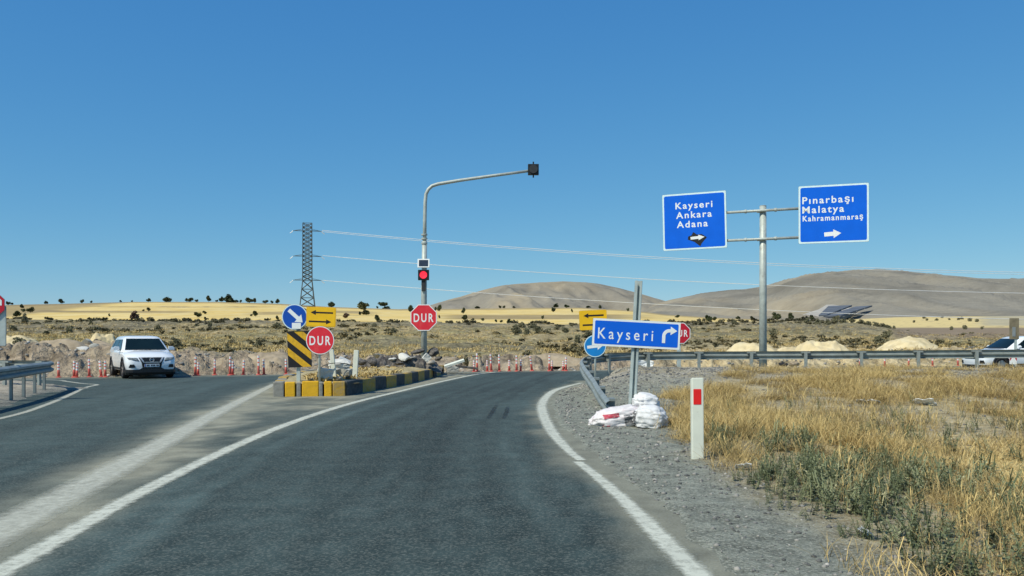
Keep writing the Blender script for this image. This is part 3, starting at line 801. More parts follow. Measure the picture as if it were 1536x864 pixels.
# ------------------------------------------------------------------ traffic island
ISL = np.array([[-6.15, 22.35], [-4.35, 22.7], [-4.05, 24.6], [-3.6, 27.5], [-3.15, 32.0], [-2.9, 37.3], [-4.0, 38.6], [-6.2, 37.2], [-7.6, 31.0], [-7.0, 26.0]])
def build_island():
    root = bpy.data.objects.new('traffic_island', None); COL.objects.link(root); tag(root, kind='structure')
    # soil fill
    c = ISL.mean(0); rings = []
    n = 90
    per = dense(np.vstack([ISL, ISL[:1]]), 0.4)
    V = []; cover = []
    K = 16
    for k in range(K + 1):
        f = k / K
        q = c + (per - c) * (0.975 * f)
        z = 0.30 + 0.14 * (1 - f ** 2) + 0.14 * (fbm(q[:, 0] * 1.6, q[:, 1] * 1.6, 80, 4) - 0.5)
        V.append(np.column_stack([q, z]))
        nn = fbm(q[:, 0] * 1.5, q[:, 1] * 0.8, 81, 4)
        cover.append(np.array([0.40, 0.33, 0.18]) * (0.6 + 0.8 * nn)[:, None])
    V = np.array(V); nr, nc = V.shape[:2]
    me = np_mesh('soil', V.reshape(-1, 3), grid_faces(nr, nc), {'cover': np.array(cover).reshape(-1, 3)})
    link_mesh('soil', me, ground_mat('island soil', n1=2, n2=20, amt=0.4, bump=0.9, speck=(0.55, 0.48, 0.32), speck_scale=16, speck_amt=0.4), root, True)
    # kerb stones with their painted colours, along the front and the right side
    def stone(a, b, m_, h=0.385, w=0.26, gap=0.016):
        a, b = Vector((*a, 0)), Vector((*b, 0))
        d = (b - a); L = d.length - gap
        rz = math.atan2(d.y, d.x)
        mid = (a + b) / 2
        k = MB().box((0, w / 2, h / 2 - 0.05), (L, w, h + 0.1))
        o = k.build('kerb_stone', M[m_], root, bevel=0.026)
        o.location = (mid.x + random.uniform(-.012, .012), mid.y + random.uniform(-.015, .015), random.uniform(-0.012, 0.012))
        o.rotation_euler = (random.uniform(-.03, .03), random.uniform(-.012, .012), rz + random.uniform(-.025, .025))
    f0, f1 = ISL[0], ISL[1]
    fr = lambda px: f0 + (f1 - f0) * ((px - 412) / (527 - 412))
    for a, b, m_ in ((411, 429, 'kerb'), (430, 447, 'kerb_yellow'), (447.5, 455.5, 'kerb'), (456, 483.5, 'kerb_yellow'), (484, 491, 'kerb'), (491.5, 504.5, 'kerb_yellow'), (505, 526, 'kerb_worn')):
        stone(fr(a), fr(b), m_, 0.385 if m_ != 'kerb' or a < 420 else 0.37)
    side = dense(ISL[1:6], 0.05)
    s = np.r_[0, np.cumsum(np.linalg.norm(np.diff(side, axis=0), axis=1))]
    q = 0.04; k = 0
    seq = ['kerb_dark', 'kerb_worn', 'kerb_dark', 'kerb_worn', 'kerb_dark', 'kerb_worn', 'kerb_dark', 'kerb_worn']
    while q < s[-1] - 0.5:
        L = 1.35 if k == 0 else random.uniform(0.95, 1.15)
        a = [np.interp(q, s, side[:, j]) for j in (0, 1)]; b = [np.interp(min(q + L, s[-1]), s, side[:, j]) for j in (0, 1)]
        stone(a, b, seq[k % 2] if k != 3 else 'kerb_worn', 0.385 - 0.006 * k)
        q += L; k += 1
    for i in range(5, len(ISL)):
        a, b = ISL[i], ISL[(i + 1) % len(ISL)]
        m_ = max(1, round(np.linalg.norm(b - a)))
        for j in range(m_):
            stone(a + (b - a) * j / m_, a + (b - a) * (j + 1) / m_, 'kerb' if j % 2 else 'kerb_worn', 0.36)
build_island()
def isl_z(x, y): return 0.38

# ------------------------------------------------------------------ lettering
_fontcache = {}
def text_part(name, body, size, parent, m, cx, cz, y, spacing=1.0, bold=0.0, width=None, left=None):
    """flat lettering facing -Y, centred at (cx, cz) of the sign; width squeezes it to the given width"""
    cu = bpy.data.curves.new(name, 'FONT')
    cu.body = body; cu.size = size; cu.space_character = spacing; cu.offset = bold; cu.extrude = 0.0015
    cu.resolution_u = 4
    tmp = bpy.data.objects.new(name, cu); COL.objects.link(tmp)
    bpy.context.view_layer.update()
    me = bpy.data.meshes.new_from_object(tmp.evaluated_get(bpy.context.evaluated_depsgraph_get()))
    bpy.data.objects.remove(tmp); bpy.data.curves.remove(cu)
    me.name = name
    n = len(me.vertices); co = np.empty(n * 3, np.float32); me.vertices.foreach_get('co', co); co = co.reshape(-1, 3)
    x0, x1, z0, z1 = co[:, 0].min(), co[:, 0].max(), co[:, 1].min(), co[:, 1].max()
    sx = 1.0 if width is None else width / (x1 - x0)
    out = np.empty_like(co)
    out[:, 0] = (co[:, 0] - x0) * sx + left if left is not None else (co[:, 0] - (x0 + x1) / 2) * sx + cx
    base = 0.36 * size
    out[:, 2] = co[:, 1] - base + cz
    out[:, 1] = y - co[:, 2]
    me.vertices.foreach_set('co', out.ravel()); me.update()
    return link_mesh(name, me, m, parent)

def arrow_poly(L, w, head_w, head_l, ang=0.0, cx=0.0, cz=0.0):
    p = [(-L / 2, -w / 2), (L / 2 - head_l, -w / 2), (L / 2 - head_l, -head_w / 2), (L / 2, 0), (L / 2 - head_l, head_w / 2), (L / 2 - head_l, w / 2), (-L / 2, w / 2)]
    c, s = math.cos(ang), math.sin(ang)
    return [(x * c - z * s + cx, x * s + z * c + cz) for x, z in p]

def rrect(w, h, r, cx=0, cz=0, n=5):
    out = []
    for sx, sz, a0 in ((1, -1, -90), (1, 1, 0), (-1, 1, 90), (-1, -1, 180)):
        for k in range(n + 1):
            a = math.radians(a0 + 90 * k / n)
            out.append((cx + sx * (w / 2 - r) + r * math.cos(a), cz + sz * (h / 2 - r) + r * math.sin(a)))
    return out
def disc(r, n=40, cx=0, cz=0, a0=0): return [(cx + r * math.cos(a0 + 2 * math.pi * k / n), cz + r * math.sin(a0 + 2 * math.pi * k / n)) for k in range(n)]

def plate(root, poly_fn, body_m, border_m, face_m, t=0.025, y=0.0, bw=0.03, edge=0.0):
    """sign blade: backing, border, coloured face; poly_fn(inset) gives the outline"""
    MB().prism(poly_fn(0), y, y + t).build('backing', body_m, root)
    MB().prism(poly_fn(edge), y - 0.002, y + 0.0015).build('border', border_m, root)
    return MB().prism(poly_fn(edge + bw), y - 0.0045, y + 0.001).build('face', face_m, root)

# overhead direction sign -------------------------------------------------
def gantry():
    Y = 37.0
    base = P(1144.5, 528, Y); base.z = 0.1
    root = empty('direction_sign_mast', base, math.radians(-19), 'tall steel mast behind the guardrail carrying two big blue place name boards', 'road sign')
    rot = Matrix.Rotation(math.radians(19), 3, 'Z')
    def loc(px, py):
        """photo pixel onto the sign plane, in mast space"""
        nrm = Matrix.Rotation(math.radians(-19), 3, 'Z') @ Vector((0, -1, 0))
        d = Vector(((px - 768) / F, 1, (HOR - py) / F)); o = Vector((0, 0, CAMZ))
        s = (base + nrm * 0.22 - o).dot(nrm) / d.dot(nrm)
        return rot @ (o + d * s - base)
    top = loc(1142, 308)
    MB().tube([(0, 0, -0.3), (0, 0, top.z * 0.5), (0, 0, top.z)], [0.165, 0.15, 0.14], 20).build('mast', M['pole'], root, True)
    MB().tube([(0, 0, top.z), (0, 0, top.z + 0.02)], [0.15, 0.13], 20).build('mast_cap', M['pole'], root)
    MB().box((0, 0, -0.06), (0.6, 0.6, 0.2)).build('footing', M['concrete'], root)
    for r_, (pl, pr) in enumerate((((1085, 319), (1200, 312.5)), ((1085, 361), (1200, 356)))):
        a, b = loc(*pl), loc(*pr)
        a.y = b.y = -0.19
        MB().tube([a, b], 0.058, 14).build('cross_bar', M['pole'], root, True)
        for px in (1119, 1164):
            t = (px - pl[0]) / (pr[0] - pl[0]); c = a.lerp(b, t)
            MB().tube([c - Vector((0.045, 0, 0)), c + Vector((0.045, 0, 0))], 0.082, 14).build('flange', M['pole'], root)
        c = a.lerp(b, (1142 - pl[0]) / (pr[0] - pl[0]))
        MB().box((c.x, -0.02, c.z), (0.36, 0.36, 0.09)).build('clamp', M['pole'], root, bevel=0.02)
    for corners, lines, arrow in (
        (((993, 293), (1089, 286), (1091, 371.5), (996, 377)), (("Kayseri", 1013.5, 1069, 307.5), ("Ankara", 1014.5, 1068, 321.8), ("Adana", 1015.5, 1062, 336)), (1046, 357)),
        (((1197, 280), (1302.5, 274.5), (1304, 362.5), (1198.5, 366.5)), (("Pınarbaşı", 1203.5, 1280, 299.5), ("Malatya", 1203.5, 1266, 314), ("Kahramanmaraş", 1204, 1294.5, 326.5)), (1249, 351))):
        c4 = [loc(*c) for c in corners]
        cen = sum(c4, Vector()) / 4
        ang = math.atan2((c4[1].z - c4[0].z) + (c4[2].z - c4[3].z), (c4[1].x - c4[0].x) + (c4[2].x - c4[3].x))
        w = ((c4[1] - c4[0]).length + (c4[2] - c4[3]).length) / 2; h = ((c4[0] - c4[3]).length + (c4[1] - c4[2]).length) / 2
        # board axis frame as a part of the mast
        bd = MB().prism(rrect(w, h, 0.05), 0.0, 0.045).build('sign_board', M['back'], root)
        bd.location = (cen.x, -0.30, cen.z); bd.rotation_euler = (0, -ang, 0)
        MB().prism(rrect(w - 0.012, h - 0.012, 0.05), -0.002, 0.002).build('border', M['border'], bd)
        MB().prism(rrect(w - 0.15, h - 0.15, 0.07), -0.0045, 0.001).build('face', M['blue'], bd)
        for zz in (-h * 0.28, h * 0.28):
            MB().box((0, 0.07, zz), (w * 0.92, 0.05, 0.09)).build('back_channel', M['back'], bd)
        inv = Matrix.Rotation(ang, 3, 'Y')
        def bl(px, py): 
            q = loc(px, py) - cen; q.y = 0
            return inv @ q
        for body, x0, x1, yc in lines:
            a, b = bl(x0, yc), bl(x1, yc)
            big = len(body) < 12
            text_part('lettering', body, 0.40 if big else 0.315, bd, M['white'], 0, (a.z + b.z) / 2, -0.005, 1.25, 0.007, width=(b.x - a.x), left=a.x)
        q = bl(*arrow)
        ar = MB().prism(arrow_poly(0.66, 0.17, 0.36, 0.30, 0.06, q.x, q.z) if arrow[0] > 1100 else arrow_poly(0.60, 0.12, 0.24, 0.26, 0.06, q.x + .02, q.z + .01), -0.0075, -0.0035).build('arrow', M['white'], bd)
        if arrow[0] < 1100:
            MB().prism([(q.x - 0.40, q.z - 0.06), (q.x - 0.12, q.z - 0.17), (q.x + 0.13, q.z - 0.38), (q.x + 0.20, q.z - 0.24), (q.x + 0.42, q.z + 0.0), (q.x + 0.2, q.z + 0.15), (q.x + 0.0, q.z + 0.14), (q.x - 0.16, q.z + 0.26), (q.x - 0.24, q.z + 0.12), (q.x - 0.38, q.z + 0.08)], -0.0062, -0.003).build('torn_patch', M['black'], bd)
gantry()

# low direction sign with the sandbags -------------------------------------
def kayseri_sign():
    Y = 15.3
    b0 = P(947, 508, Y); b0.z = -0.05
    root = empty('direction_sign', b0, 0, 'blue Kayseri board with a right turn arrow on a leaning steel post', 'road sign')
    top = P(958.5, 421, Y) - b0
    lean = math.atan2(top.x, top.z)
    root.rotation_euler = (0, lean, 0)
    H = top.length
    # C-profile post
    w, d, th = 0.115, 0.07, 0.012
    MB().box((0, d, H / 2), (w, th, H)).box((-w / 2, d / 2, H / 2), (th, d, H)).box((w / 2, d / 2, H / 2), (th, d, H)) \
        .box((-w / 2 + 0.02, 0, H / 2), (0.035, th, H)).box((w / 2 - 0.02, 0, H / 2), (0.035, th, H)).build('post', M['steel'], root)
    cen = P(954, 501, Y) - b0
    cen = Matrix.Rotation(-lean, 3, 'Y') @ cen
    W_, H_ = 1.545, 0.485
    bd = MB().prism(rrect(W_, H_, 0.01), -0.045, -0.02).build('sign_board', M['back'], root)
    roll = 0.052
    bd.location = (cen.x, 0, cen.z); bd.rotation_euler = (0, roll - lean, 0)
    MB().prism(rrect(W_ - 0.004, H_ - 0.004, 0.01), -0.0475, -0.043).build('border', M['white'], bd)
    MB().prism(rrect(W_ - 0.075, H_ - 0.075, 0.02), -0.050, -0.0445).build('face', M['blue'], bd)
    text_part('lettering', 'Kayseri', 0.275, bd, M['white'], 0, -0.01, -0.051, 1.45, 0.0015, width=0.97, left=-0.675)
    # right-turn arrow: stem, quarter bend, head
    x0, zb_, r1_, r0_, zt_ = 0.455, -0.135, 0.125, 0.068, 0.0
    path_o = [(x0, zb_)] + [(x0 + r1_ - r1_ * math.cos(a), zt_ - 0.01 + r1_ * math.sin(a)) for a in np.linspace(0, math.pi / 2, 8)]
    path_i = [(x0 + r1_ - r0_ * math.cos(a), zt_ - 0.01 + r0_ * math.sin(a)) for a in np.linspace(math.pi / 2, 0, 8)] + [(x0 + r1_ - r0_, zb_)]
    zc_ = zt_ - 0.01 + (r1_ + r0_) / 2
    poly = path_o + [(x0 + r1_ + .02, zt_ - .01 + r1_), (x0 + r1_ + .02, zc_ + .075), (x0 + r1_ + .135, zc_), (x0 + r1_ + .02, zc_ - .075), (x0 + r1_ + .02, zt_ - .01 + r0_)] + path_i
    MB().prism(poly[::-1], -0.0535, -0.0495).build('arrow', M['white'], bd)
    for dx in (-0.0, ):
        MB().box((0, 0.02, 0.0), (0.22, 0.10, 0.06)).build('clamp', M['steel'], bd)
kayseri_sign()

# stop sign with signal arm -------------------------------------------------
def octa(r): return disc(r / math.cos(math.pi / 8), 8, 0, 0, math.pi / 8)
def stop_parts(root, cx, cz, r, m, kind='octagon', txt=0.42, y=-0.09, roll=0.0, bw=0.035):
    fn = (lambda i: octa(r - i)) if kind == 'octagon' else (lambda i: disc(r - i, 44))
    bd = MB().prism(fn(0), 0.0, 0.02).build('sign_plate', M['back'], root)
    bd.location = (cx, y, cz); bd.rotation_euler = (0, roll, 0)
    MB().prism(fn(0.003), -0.002, 0.001).build('border', M['white'], bd)
    MB().prism(fn(bw), -0.0045, 0.0005).build('face', m, bd)
    text_part('lettering', 'DUR', r * 0.90, bd, M['white'], 0, 0.0, -0.0055, 1.32, r * 0.016, width=r * 1.50)
    return bd

def signal_pole():
    Y = 35.0
    b0 = P(636, 508, Y); b0.z = 0.38
    root = empty('signal_pole', b0, 0, 'tall grey signal pole with a bent arm, red light and octagonal DUR stop sign', 'traffic light')
    q = lambda px, py: P(px, py, Y) - b0
    zb = q(636, 362).z
    MB().tube([(0, 0, -0.2), (0, 0, 3.0), (0.02, 0, zb)], [0.125, 0.115, 0.10], 16).build('lower_pole', M['pole'], root, True)
    arm = [q(637, 363), q(637.2, 330), q(637.8, 303), q(639, 291), q(642.5, 284), q(648, 279), q(657, 276), q(690, 270.5), q(740, 263.5), q(796, 256)]
    MB().tube([Vector((v.x, 0, v.z)) for v in arm], [0.075, 0.075, 0.072, 0.07, 0.07, 0.07, 0.07, 0.066, 0.06, 0.055], 14).build('bent_arm', M['pole'], root, True)
    for py in (352, 358, 365):
        c = q(636.5, py); MB().tube([(c.x, 0, c.z - 0.03), (c.x, 0, c.z + 0.03)], 0.125, 14).build('clamp', M['pole'], root)
    # flasher at the arm's end
    c = q(800, 254.5); w = 0.44
    bx = MB().box((c.x, 0, c.z), (w, 0.16, w)).build('flasher_box', M['plastic_black'], root, bevel=0.02)
    MB().tube([(c.x, -0.09, c.z), (c.x, -0.16, c.z)], [0.165, 0.17], 24).build('hood', M['plastic_dark'], bx)
    MB().tube([(c.x, -0.081, c.z), (c.x, -0.105, c.z)], [0.15, 0.13], 24).build('lens', M['glass'], bx)
    MB().tube([(c.x, 0, c.z - 0.32), (c.x, 0, c.z + 0.32)], 0.03, 10).build('stub', M['plastic_black'], bx)
    # solar panel
    c = q(636, 395.5)
    sp = MB().box((c.x, -0.17, c.z), (0.48, 0.05, 0.36), (math.radians(-12), 0, 0)).build('solar_panel', M['white'], root, bevel=0.008)
    MB().box((c.x, -0.197, c.z + 0.006), (0.37, 0.012, 0.26), (math.radians(-12), 0, 0)).build('cell_sheet', M['cell'], sp)
    MB().box((c.x, -0.08, c.z), (0.06, 0.16, 0.06)).build('bracket', M['pole'], sp)
    # red light
    c = q(636, 413)
    lb = MB().box((c.x, -0.17, c.z), (0.44, 0.14, 0.42)).build('red_light_box', M['plastic_black'], root, bevel=0.02)
    MB().tube([(c.x, -0.245, c.z), (c.x, -0.262, c.z)], [0.15, 0.14], 28).build('lamp', M['lamp_red'], lb)
    vis = MB()
    aa = np.linspace(math.radians(10), math.radians(170), 14)
    vis.hull([[Vector((c.x + r * math.cos(a), y, c.z + r * math.sin(a))) for a in aa] + [Vector((c.x + (r - 0.012) * math.cos(a), y, c.z + (r - 0.012) * math.sin(a))) for a in aa[::-1]] for r, y in ((0.18, -0.23), (0.175, -0.36))])
    vis.build('visor', M['plastic_black'], lb)
    c = q(636, 429); MB().box((c.x, -0.13, c.z), (0.16, 0.10, 0.42)).build('battery_box', M['plastic_dark'], root, bevel=0.015)
    c = q(636, 476.5); stop_parts(root, c.x, c.z, 0.53, M['red'], y=-0.15)
signal_pole()

# signs on the island's nose ------------------------------------------------
def chevron_post():
    Y = 23.4
    b0 = P(447.5, 508, Y); b0.z = 0.30
    root = empty('keep_right_sign', b0, 0, 'round blue keep right sign above a black and yellow striped board on the island nose', 'road sign')
    q = lambda px, py: P(px, py, Y) - b0
    MB().box((0, 0.03, 0.9), (0.10, 0.07, 2.1)).build('post', M['steel'], root, bevel=0.008)
    c = q(450, 523.5)
    w, h = 0.64, 0.98
    bd = MB().prism(rrect(w, h, 0.01), 0, 0.02).build('striped_board', M['back'], root)
    bd.location = (c.x, -0.06, c.z); bd.rotation_euler = (0, math.radians(-2.2), 0)
    MB().prism(rrect(w - 0.004, h - 0.004, 0.01), -0.002, 0.001).build('face', M['black'], bd)
    # diagonal stripes falling to the right, clipped to the board
    def clip(poly, ax, lim, keep_less):
        out = []
        for i in range(len(poly)):
            a, b = poly[i], poly[(i + 1) % len(poly)]
            ia, ib = ((a[ax] <= lim) == keep_less) or a[ax] == lim, ((b[ax] <= lim) == keep_less) or b[ax] == lim
            if ia: out.append(a)
            if ia != ib:
                t = (lim - a[ax]) / (b[ax] - a[ax]); out.append((a[0] + (b[0] - a[0]) * t, a[1] + (b[1] - a[1]) * t))
        return out
    sl = -0.86; sw = 0.205
    for z0 in (0.36, -0.03, -0.42, 0.75):
        p = [(-1, z0 - sl * -1 * -1 - 0), (1, z0 + sl)]
        poly = [(-1, z0 - sl), (1, z0 + sl), (1, z0 + sl + sw), (-1, z0 - sl + sw)]
        for ax, lim, kl in ((0, w / 2 - .004, True), (0, -w / 2 + .004, False), (1, h / 2 - .004, True), (1, -h / 2 + .004, False)):
            if poly: poly = clip(poly, ax, lim, kl)
        if len(poly) > 2: MB().prism(poly, -0.0045, -0.0005).build('stripe', M['yellow_dirty'], bd)
    c = q(443.3, 475.5)
    bd = MB().prism(disc(0.345), 0, 0.02).build('round_plate', M['back'], root)
    bd.location = (c.x, -0.10, c.z)
    MB().prism(disc(0.342), -0.002, 0.001).build('border', M['border'], bd)
    MB().prism(disc(0.318), -0.0045, 0.0005).build('face', M['blue_deep'], bd)
    MB().prism(arrow_poly(0.50, 0.10, 0.27, 0.17, math.radians(-42), 0.03, 0.02), -0.0075, -0.004).build('arrow', M['white'], bd)
    MB().prism(rrect(0.24, 0.16, 0.01, 0.05, -0.24), -0.0105, -0.0065).build('sticker', M['white'], bd)
    for zz in (q(447, 475).z, q(447, 507).z, q(447, 540).z):
        MB().box((0, 0.03, zz), (0.16, 0.11, 0.05)).build('clamp', M['steel'], root)
chevron_post()

def yellow_post():
    Y = 23.1
    b0 = P(479, 508, Y); b0.z = 0.30
    root = empty('stop_sign', b0, 0, 'round red DUR sign under a yellow two-way arrow plate on the island nose', 'road sign')
    q = lambda px, py: P(px, py, Y) - b0
    zt = q(479, 463).z
    MB().tube([(0, 0.02, -0.2), (0, 0.02, zt)], 0.03, 12).build('post', M['steel'], root, True)
    stop_parts(root, q(481, 510.5).x, q(481, 510.5).z, 0.375, M['red'], 'round', y=-0.07, bw=0.022)
    c = q(482, 475.5)
    bd = MB().prism(rrect(0.79, 0.53, 0.04), 0, 0.02).build('arrow_plate', M['back'], root)
    bd.location = (c.x, -0.04, c.z); bd.rotation_euler = (0, math.radians(1.5), 0)
    MB().prism(rrect(0.786, 0.526, 0.04), -0.002, 0.001).build('face', M['yellow'], bd)
    MB().prism(rrect(0.75, 0.49, 0.03), -0.0035, -0.001).build('inner_line', M['yellow_dirty'], bd)
    MB().prism(rrect(0.74, 0.48, 0.03), -0.005, -0.002).build('inner_face', M['yellow'], bd)
    MB().prism(arrow_poly(0.60, 0.042, 0.13, 0.14, math.pi - 0.01, 0.02, 0.115), -0.0075, -0.0045).build('arrow', M['black'], bd)
    MB().prism(arrow_poly(0.60, 0.042, 0.13, 0.14, -0.01, -0.02, -0.125), -0.0075, -0.0045).build('arrow', M['black'], bd)
    for zz in (q(0, 475).z, q(0, 510).z): MB().box((0, 0.022, zz), (0.11, 0.074, 0.04)).build('clamp', M['steel'], root)
yellow_post()

# signs behind the Kayseri board ---------------------------------------------
def right_cluster():
    Y = 27.2
    b0 = P(893, 508, Y); b0.z = 0.0
    root = empty('keep_straight_sign', b0, 0, 'yellow arrow plate above a round blue sign half hidden by the Kayseri board', 'road sign')
    q = lambda px, py: P(px, py, Y) - b0
    MB().tube([(0, 0.03, -0.3), (0, 0.03, q(0, 466).z)], 0.032, 12).build('post', M['steel'], root, True)
    c = q(889.5, 480)
    bd = MB().prism(rrect(0.87, 0.62, 0.05), 0, 0.02).build('arrow_plate', M['back'], root)
    bd.location = (c.x, -0.03, c.z); bd.rotation_euler = (0, math.radians(-2.5), 0)
    MB().prism(rrect(0.865, 0.615, 0.05), -0.002, 0.001).build('face', M['yellow'], bd)
    MB().prism(arrow_poly(0.63, 0.05, 0.15, 0.15, math.pi, 0.02, 0.14), -0.006, -0.0015).build('arrow', M['black'], bd)
    MB().prism(arrow_poly(0.63, 0.05, 0.15, 0.15, 0, -0.02, -0.15), -0.006, -0.0015).build('arrow', M['black'], bd)
    c = q(892.5, 519)
    bd = MB().prism(disc(0.35), 0, 0.02).build('round_plate', M['back'], root)
    bd.location = (c.x, -0.03, c.z)
    MB().prism(disc(0.347), -0.002, 0.001).build('border', M['border'], bd)
    MB().prism(disc(0.322), -0.0045, 0.0005).build('face', M['blue_pale'], bd)
    MB().prism(arrow_poly(0.50, 0.09, 0.24, 0.18, 0.12, 0.0, -0.01), -0.0075, -0.004).build('arrow', M['white'], bd)
right_cluster()

def right_stop():
    Y = 38.6
    b0 = P(1018.5, 508, Y); b0.z = 0.0
    root = empty('stop_sign', b0, 0, 'octagonal red DUR stop sign behind the right end of the Kayseri board', 'stop sign')
    q = lambda px, py: P(px, py, Y) - b0
    MB().box((0, 0.03, q(0, 490).z / 2), (0.16, 0.08, q(0, 490).z)).build('post', M['steel'], root, bevel=0.01)
    stop_parts(root, q(1019.5, 0).x, q(0, 499.8).z, 0.465, M['red_deep'], y=-0.06, bw=0.03)
right_stop()

def left_edge_sign():
    Y = 20.5
    b0 = P(-9, 508, Y); b0.z = 0.0
    root = empty('stop_sign', b0, math.radians(12), 'red and white sign above a pale grey board at the left edge', 'road sign')
    q = lambda py: P(-10, py, Y).z - b0.z
    MB().box((0, 0.04, q(470) / 2), (0.09, 0.07, q(440))).build('post', M['steel'], root)
    bd = MB().prism(rrect(0.52, 0.95, 0.03), 0.0, 0.02).build('grey_board', M['back'], root); bd.location = (0.0, 0, q(489))
    MB().prism(rrect(0.50, 0.93, 0.03), -0.003, 0.001).build('face', M['steel'], bd)
    bd2 = MB().prism(octa(0.30), 0, 0.02).build('sign_plate', M['back'], root); bd2.location = (-0.06, -0.04, q(457))
    MB().prism(octa(0.297), -0.002, 0.001).build('border', M['red_deep'], bd2)
    MB().prism([(-0.24, -0.02), (0.24, -0.02), (0.24, 0.1), (0.1, 0.24), (-0.1, 0.24), (-0.24, 0.1)], -0.005, 0.0).build('face', M['white'], bd2)
left_edge_sign()

# delineators -----------------------------------------------------------------
def deline_thing(loc, h, w, label, red, lean=0.0, lean_y=0.0, d=0.10):
    root = empty('delineator_post', loc, 0, label, 'roadside post')
    root.rotation_euler = (lean_y, lean, 0)
    MB().hull([[(-w / 2, -d / 2, -0.3), (w / 2, -d / 2, -0.3), (w / 2, d / 2, -0.3), (-w / 2, d / 2, -0.3)], [(-w / 2, -d / 2, h), (w / 2, -d / 2, h), (w / 2, d / 2, h - 0.02), (-w / 2, d / 2, h - 0.02)]]).build('post_body', M['deline'], root, bevel=0.012)
    if red: MB().prism(rrect(w * 0.66, 0.19, 0.006, -0.006, h - 0.235), -d / 2 - 0.004, -d / 2 + 0.002).build('red_reflector', M['red_reflect'], root)
    return root
M['red_reflect'] = mat('red reflector', (0.80, 0.02, 0.02), 0.3, 0, 0.08, 8)
dv = G(1046, 690)
deline_thing((dv.x, dv.y, 0.0), 1.02, 0.145, 'white delineator post with a red reflector standing at the gravel edge by the dry grass', True, lean=-0.006)
a = P(503, 556, 24.6); deline_thing((a.x - 0.02, a.y, 0.30), 0.90, 0.12, 'white post on the island right beside the round DUR sign', False, lean=-0.10)
a = P(532, 570, 24.6); deline_thing((a.x, a.y, 0.32), 0.86, 0.135, 'white post at the right corner of the island above the dark kerb', False, lean=0.06)

# ------------------------------------------------------------------ flexible bollards
def make_bollard():
    root = empty('bollard')
    MB().tube([(0, 0, 0), (0, 0, 0.03), (0, 0, 0.05)], [0.12, 0.12, 0.07], 14).build('base', M['cone_red'], root)
    MB().tube([(0, 0, 0.045), (0, 0, 0.34), (0, 0, 0.37), (0, 0, 0.80), (0, 0, 0.82)], [0.062, 0.056, 0.045, 0.042, 0.025], 14).build('red_post', M['cone_red'], root, True)
    bme = MB().tube([(0, 0, -0.05), (0, 0, 0.05)], 0.047, 14).mesh('white_band'); bme.materials.append(M['cone_white'])
    for z in (0.44, 0.60, 0.755):
        o = link_mesh('white_band', bme, None, root, False); o.location = (0, 0, z)
    return root
BOL = []   # photo column, height scale, lean, landmark text
for px, sc_, ln in ((88, .95, 0), (111, 1, 0), (115, .9, .1), (134, 1.1, 0), (152, 1, .25), (158, 1, 0)): BOL.append((px, sc_, ln, 'left of the white car', 213))
for px, sc_, ln in ((293, 1.2, 0), (297, .85, 0), (322, 1.0, 0), (345, 1.2, .0), (349, .9, -.05), (365, .95, 0), (388, 1.25, 0), (396, 1.0, 0), (429, 1.0, 0)): BOL.append((px, sc_, ln, 'right of the white car', 213))
for px, sc_, ln in ((711, 0.8, 0), (716, 1.3, .0), (731, .8, 0), (737, 1.25, -.12), (749, 1.2, 0), (764, .8, 0), (775, 1.15, 0), (781, .85, 0), (798, 1.1, -.2), (824, 1.15, 0), (828, .75, 0), (845, .7, 0), (849, 1.0, 0)): BOL.append((px, sc_, ln, 'right of the traffic island', 690))
for px, sc_, ln in ((1290, 1, 0), (1327, 1, 0), (1363, 1, 0), (1399, 1, 0), (1437, 1, 0)): BOL.append((px, sc_, ln, 'right of the sign mast', 1142))
proto = None
ORD = ['first', 'second', 'third', 'fourth', 'fifth', 'sixth', 'seventh', 'eighth', 'ninth', 'tenth', 'eleventh', 'twelfth', 'thirteenth', 'fourteenth', 'fifteenth', 'sixteenth', 'seventeenth', 'eighteenth', 'nineteenth', 'twentieth']
groups = {}
for b in BOL: groups.setdefault(b[3], []).append(b)
for txt, lst in groups.items():
    lst.sort(key=lambda b: abs(b[0] - b[4]))
    for k, (px, sc_, ln, _, _) in enumerate(lst):
        if proto is None: proto = o = make_bollard()
        else: o = copy_tree(proto)
        Y = float(edge_Y(px)) - 0.15 + 0.35 * ((k * 7) % 3 - 1) * 0.5
        o.location = ((px - 768) / F * Y, Y, 0.0 if px > 200 else -0.0)
        o.scale = (0.85, 0.85, sc_ * 0.80)
        o.rotation_euler = (random.uniform(-.03, .03), ln + random.uniform(-.03, .03), random.uniform(0, 3))
        extra = 'leaning ' if abs(ln) > 0.09 else ''
        side = f"{ORD[k]} {extra}red and white bollard {txt}"
        tag(o, side + ' along the far road edge' if 'mast' not in txt else side + ', seen under the guardrail', 'bollard', 'red and white bollards closing the far side of the junction')

# ------------------------------------------------------------------ rocks, rubble, piles
def rock_mesh(name, seed, sub=2, flat=0.7, rough=0.35, blocky=0.0):
    bm = bmesh.new()
    bmesh.ops.create_icosphere(bm, subdivisions=sub, radius=1)
    r = random.Random(seed)
    off = Vector((r.uniform(-50, 50), r.uniform(-50, 50), r.uniform(-50, 50)))
    from mathutils import noise
    planes = [(Vector((r.gauss(0, 1), r.gauss(0, 1), r.gauss(0, 1))).normalized(), r.uniform(0.5, 0.8)) for _ in range(9)]
    for v in bm.verts:
        d = v.co.normalized()
        k = 1 + rough * noise.fractal(d * 1.4 + off, 1.0, 2.0, 3)
        p = d * k
        for n_, c in planes:
            e = p.dot(n_) - c
            if e > 0: p -= n_ * e * 0.92
        p.z *= flat
        v.co = p
    me = bpy.data.meshes.new(name); bm.to_mesh(me); bm.free()
    return me
ROCKS = [rock_mesh('rock', 100 + i, 2, random.uniform(.55, .85)) for i in range(6)]

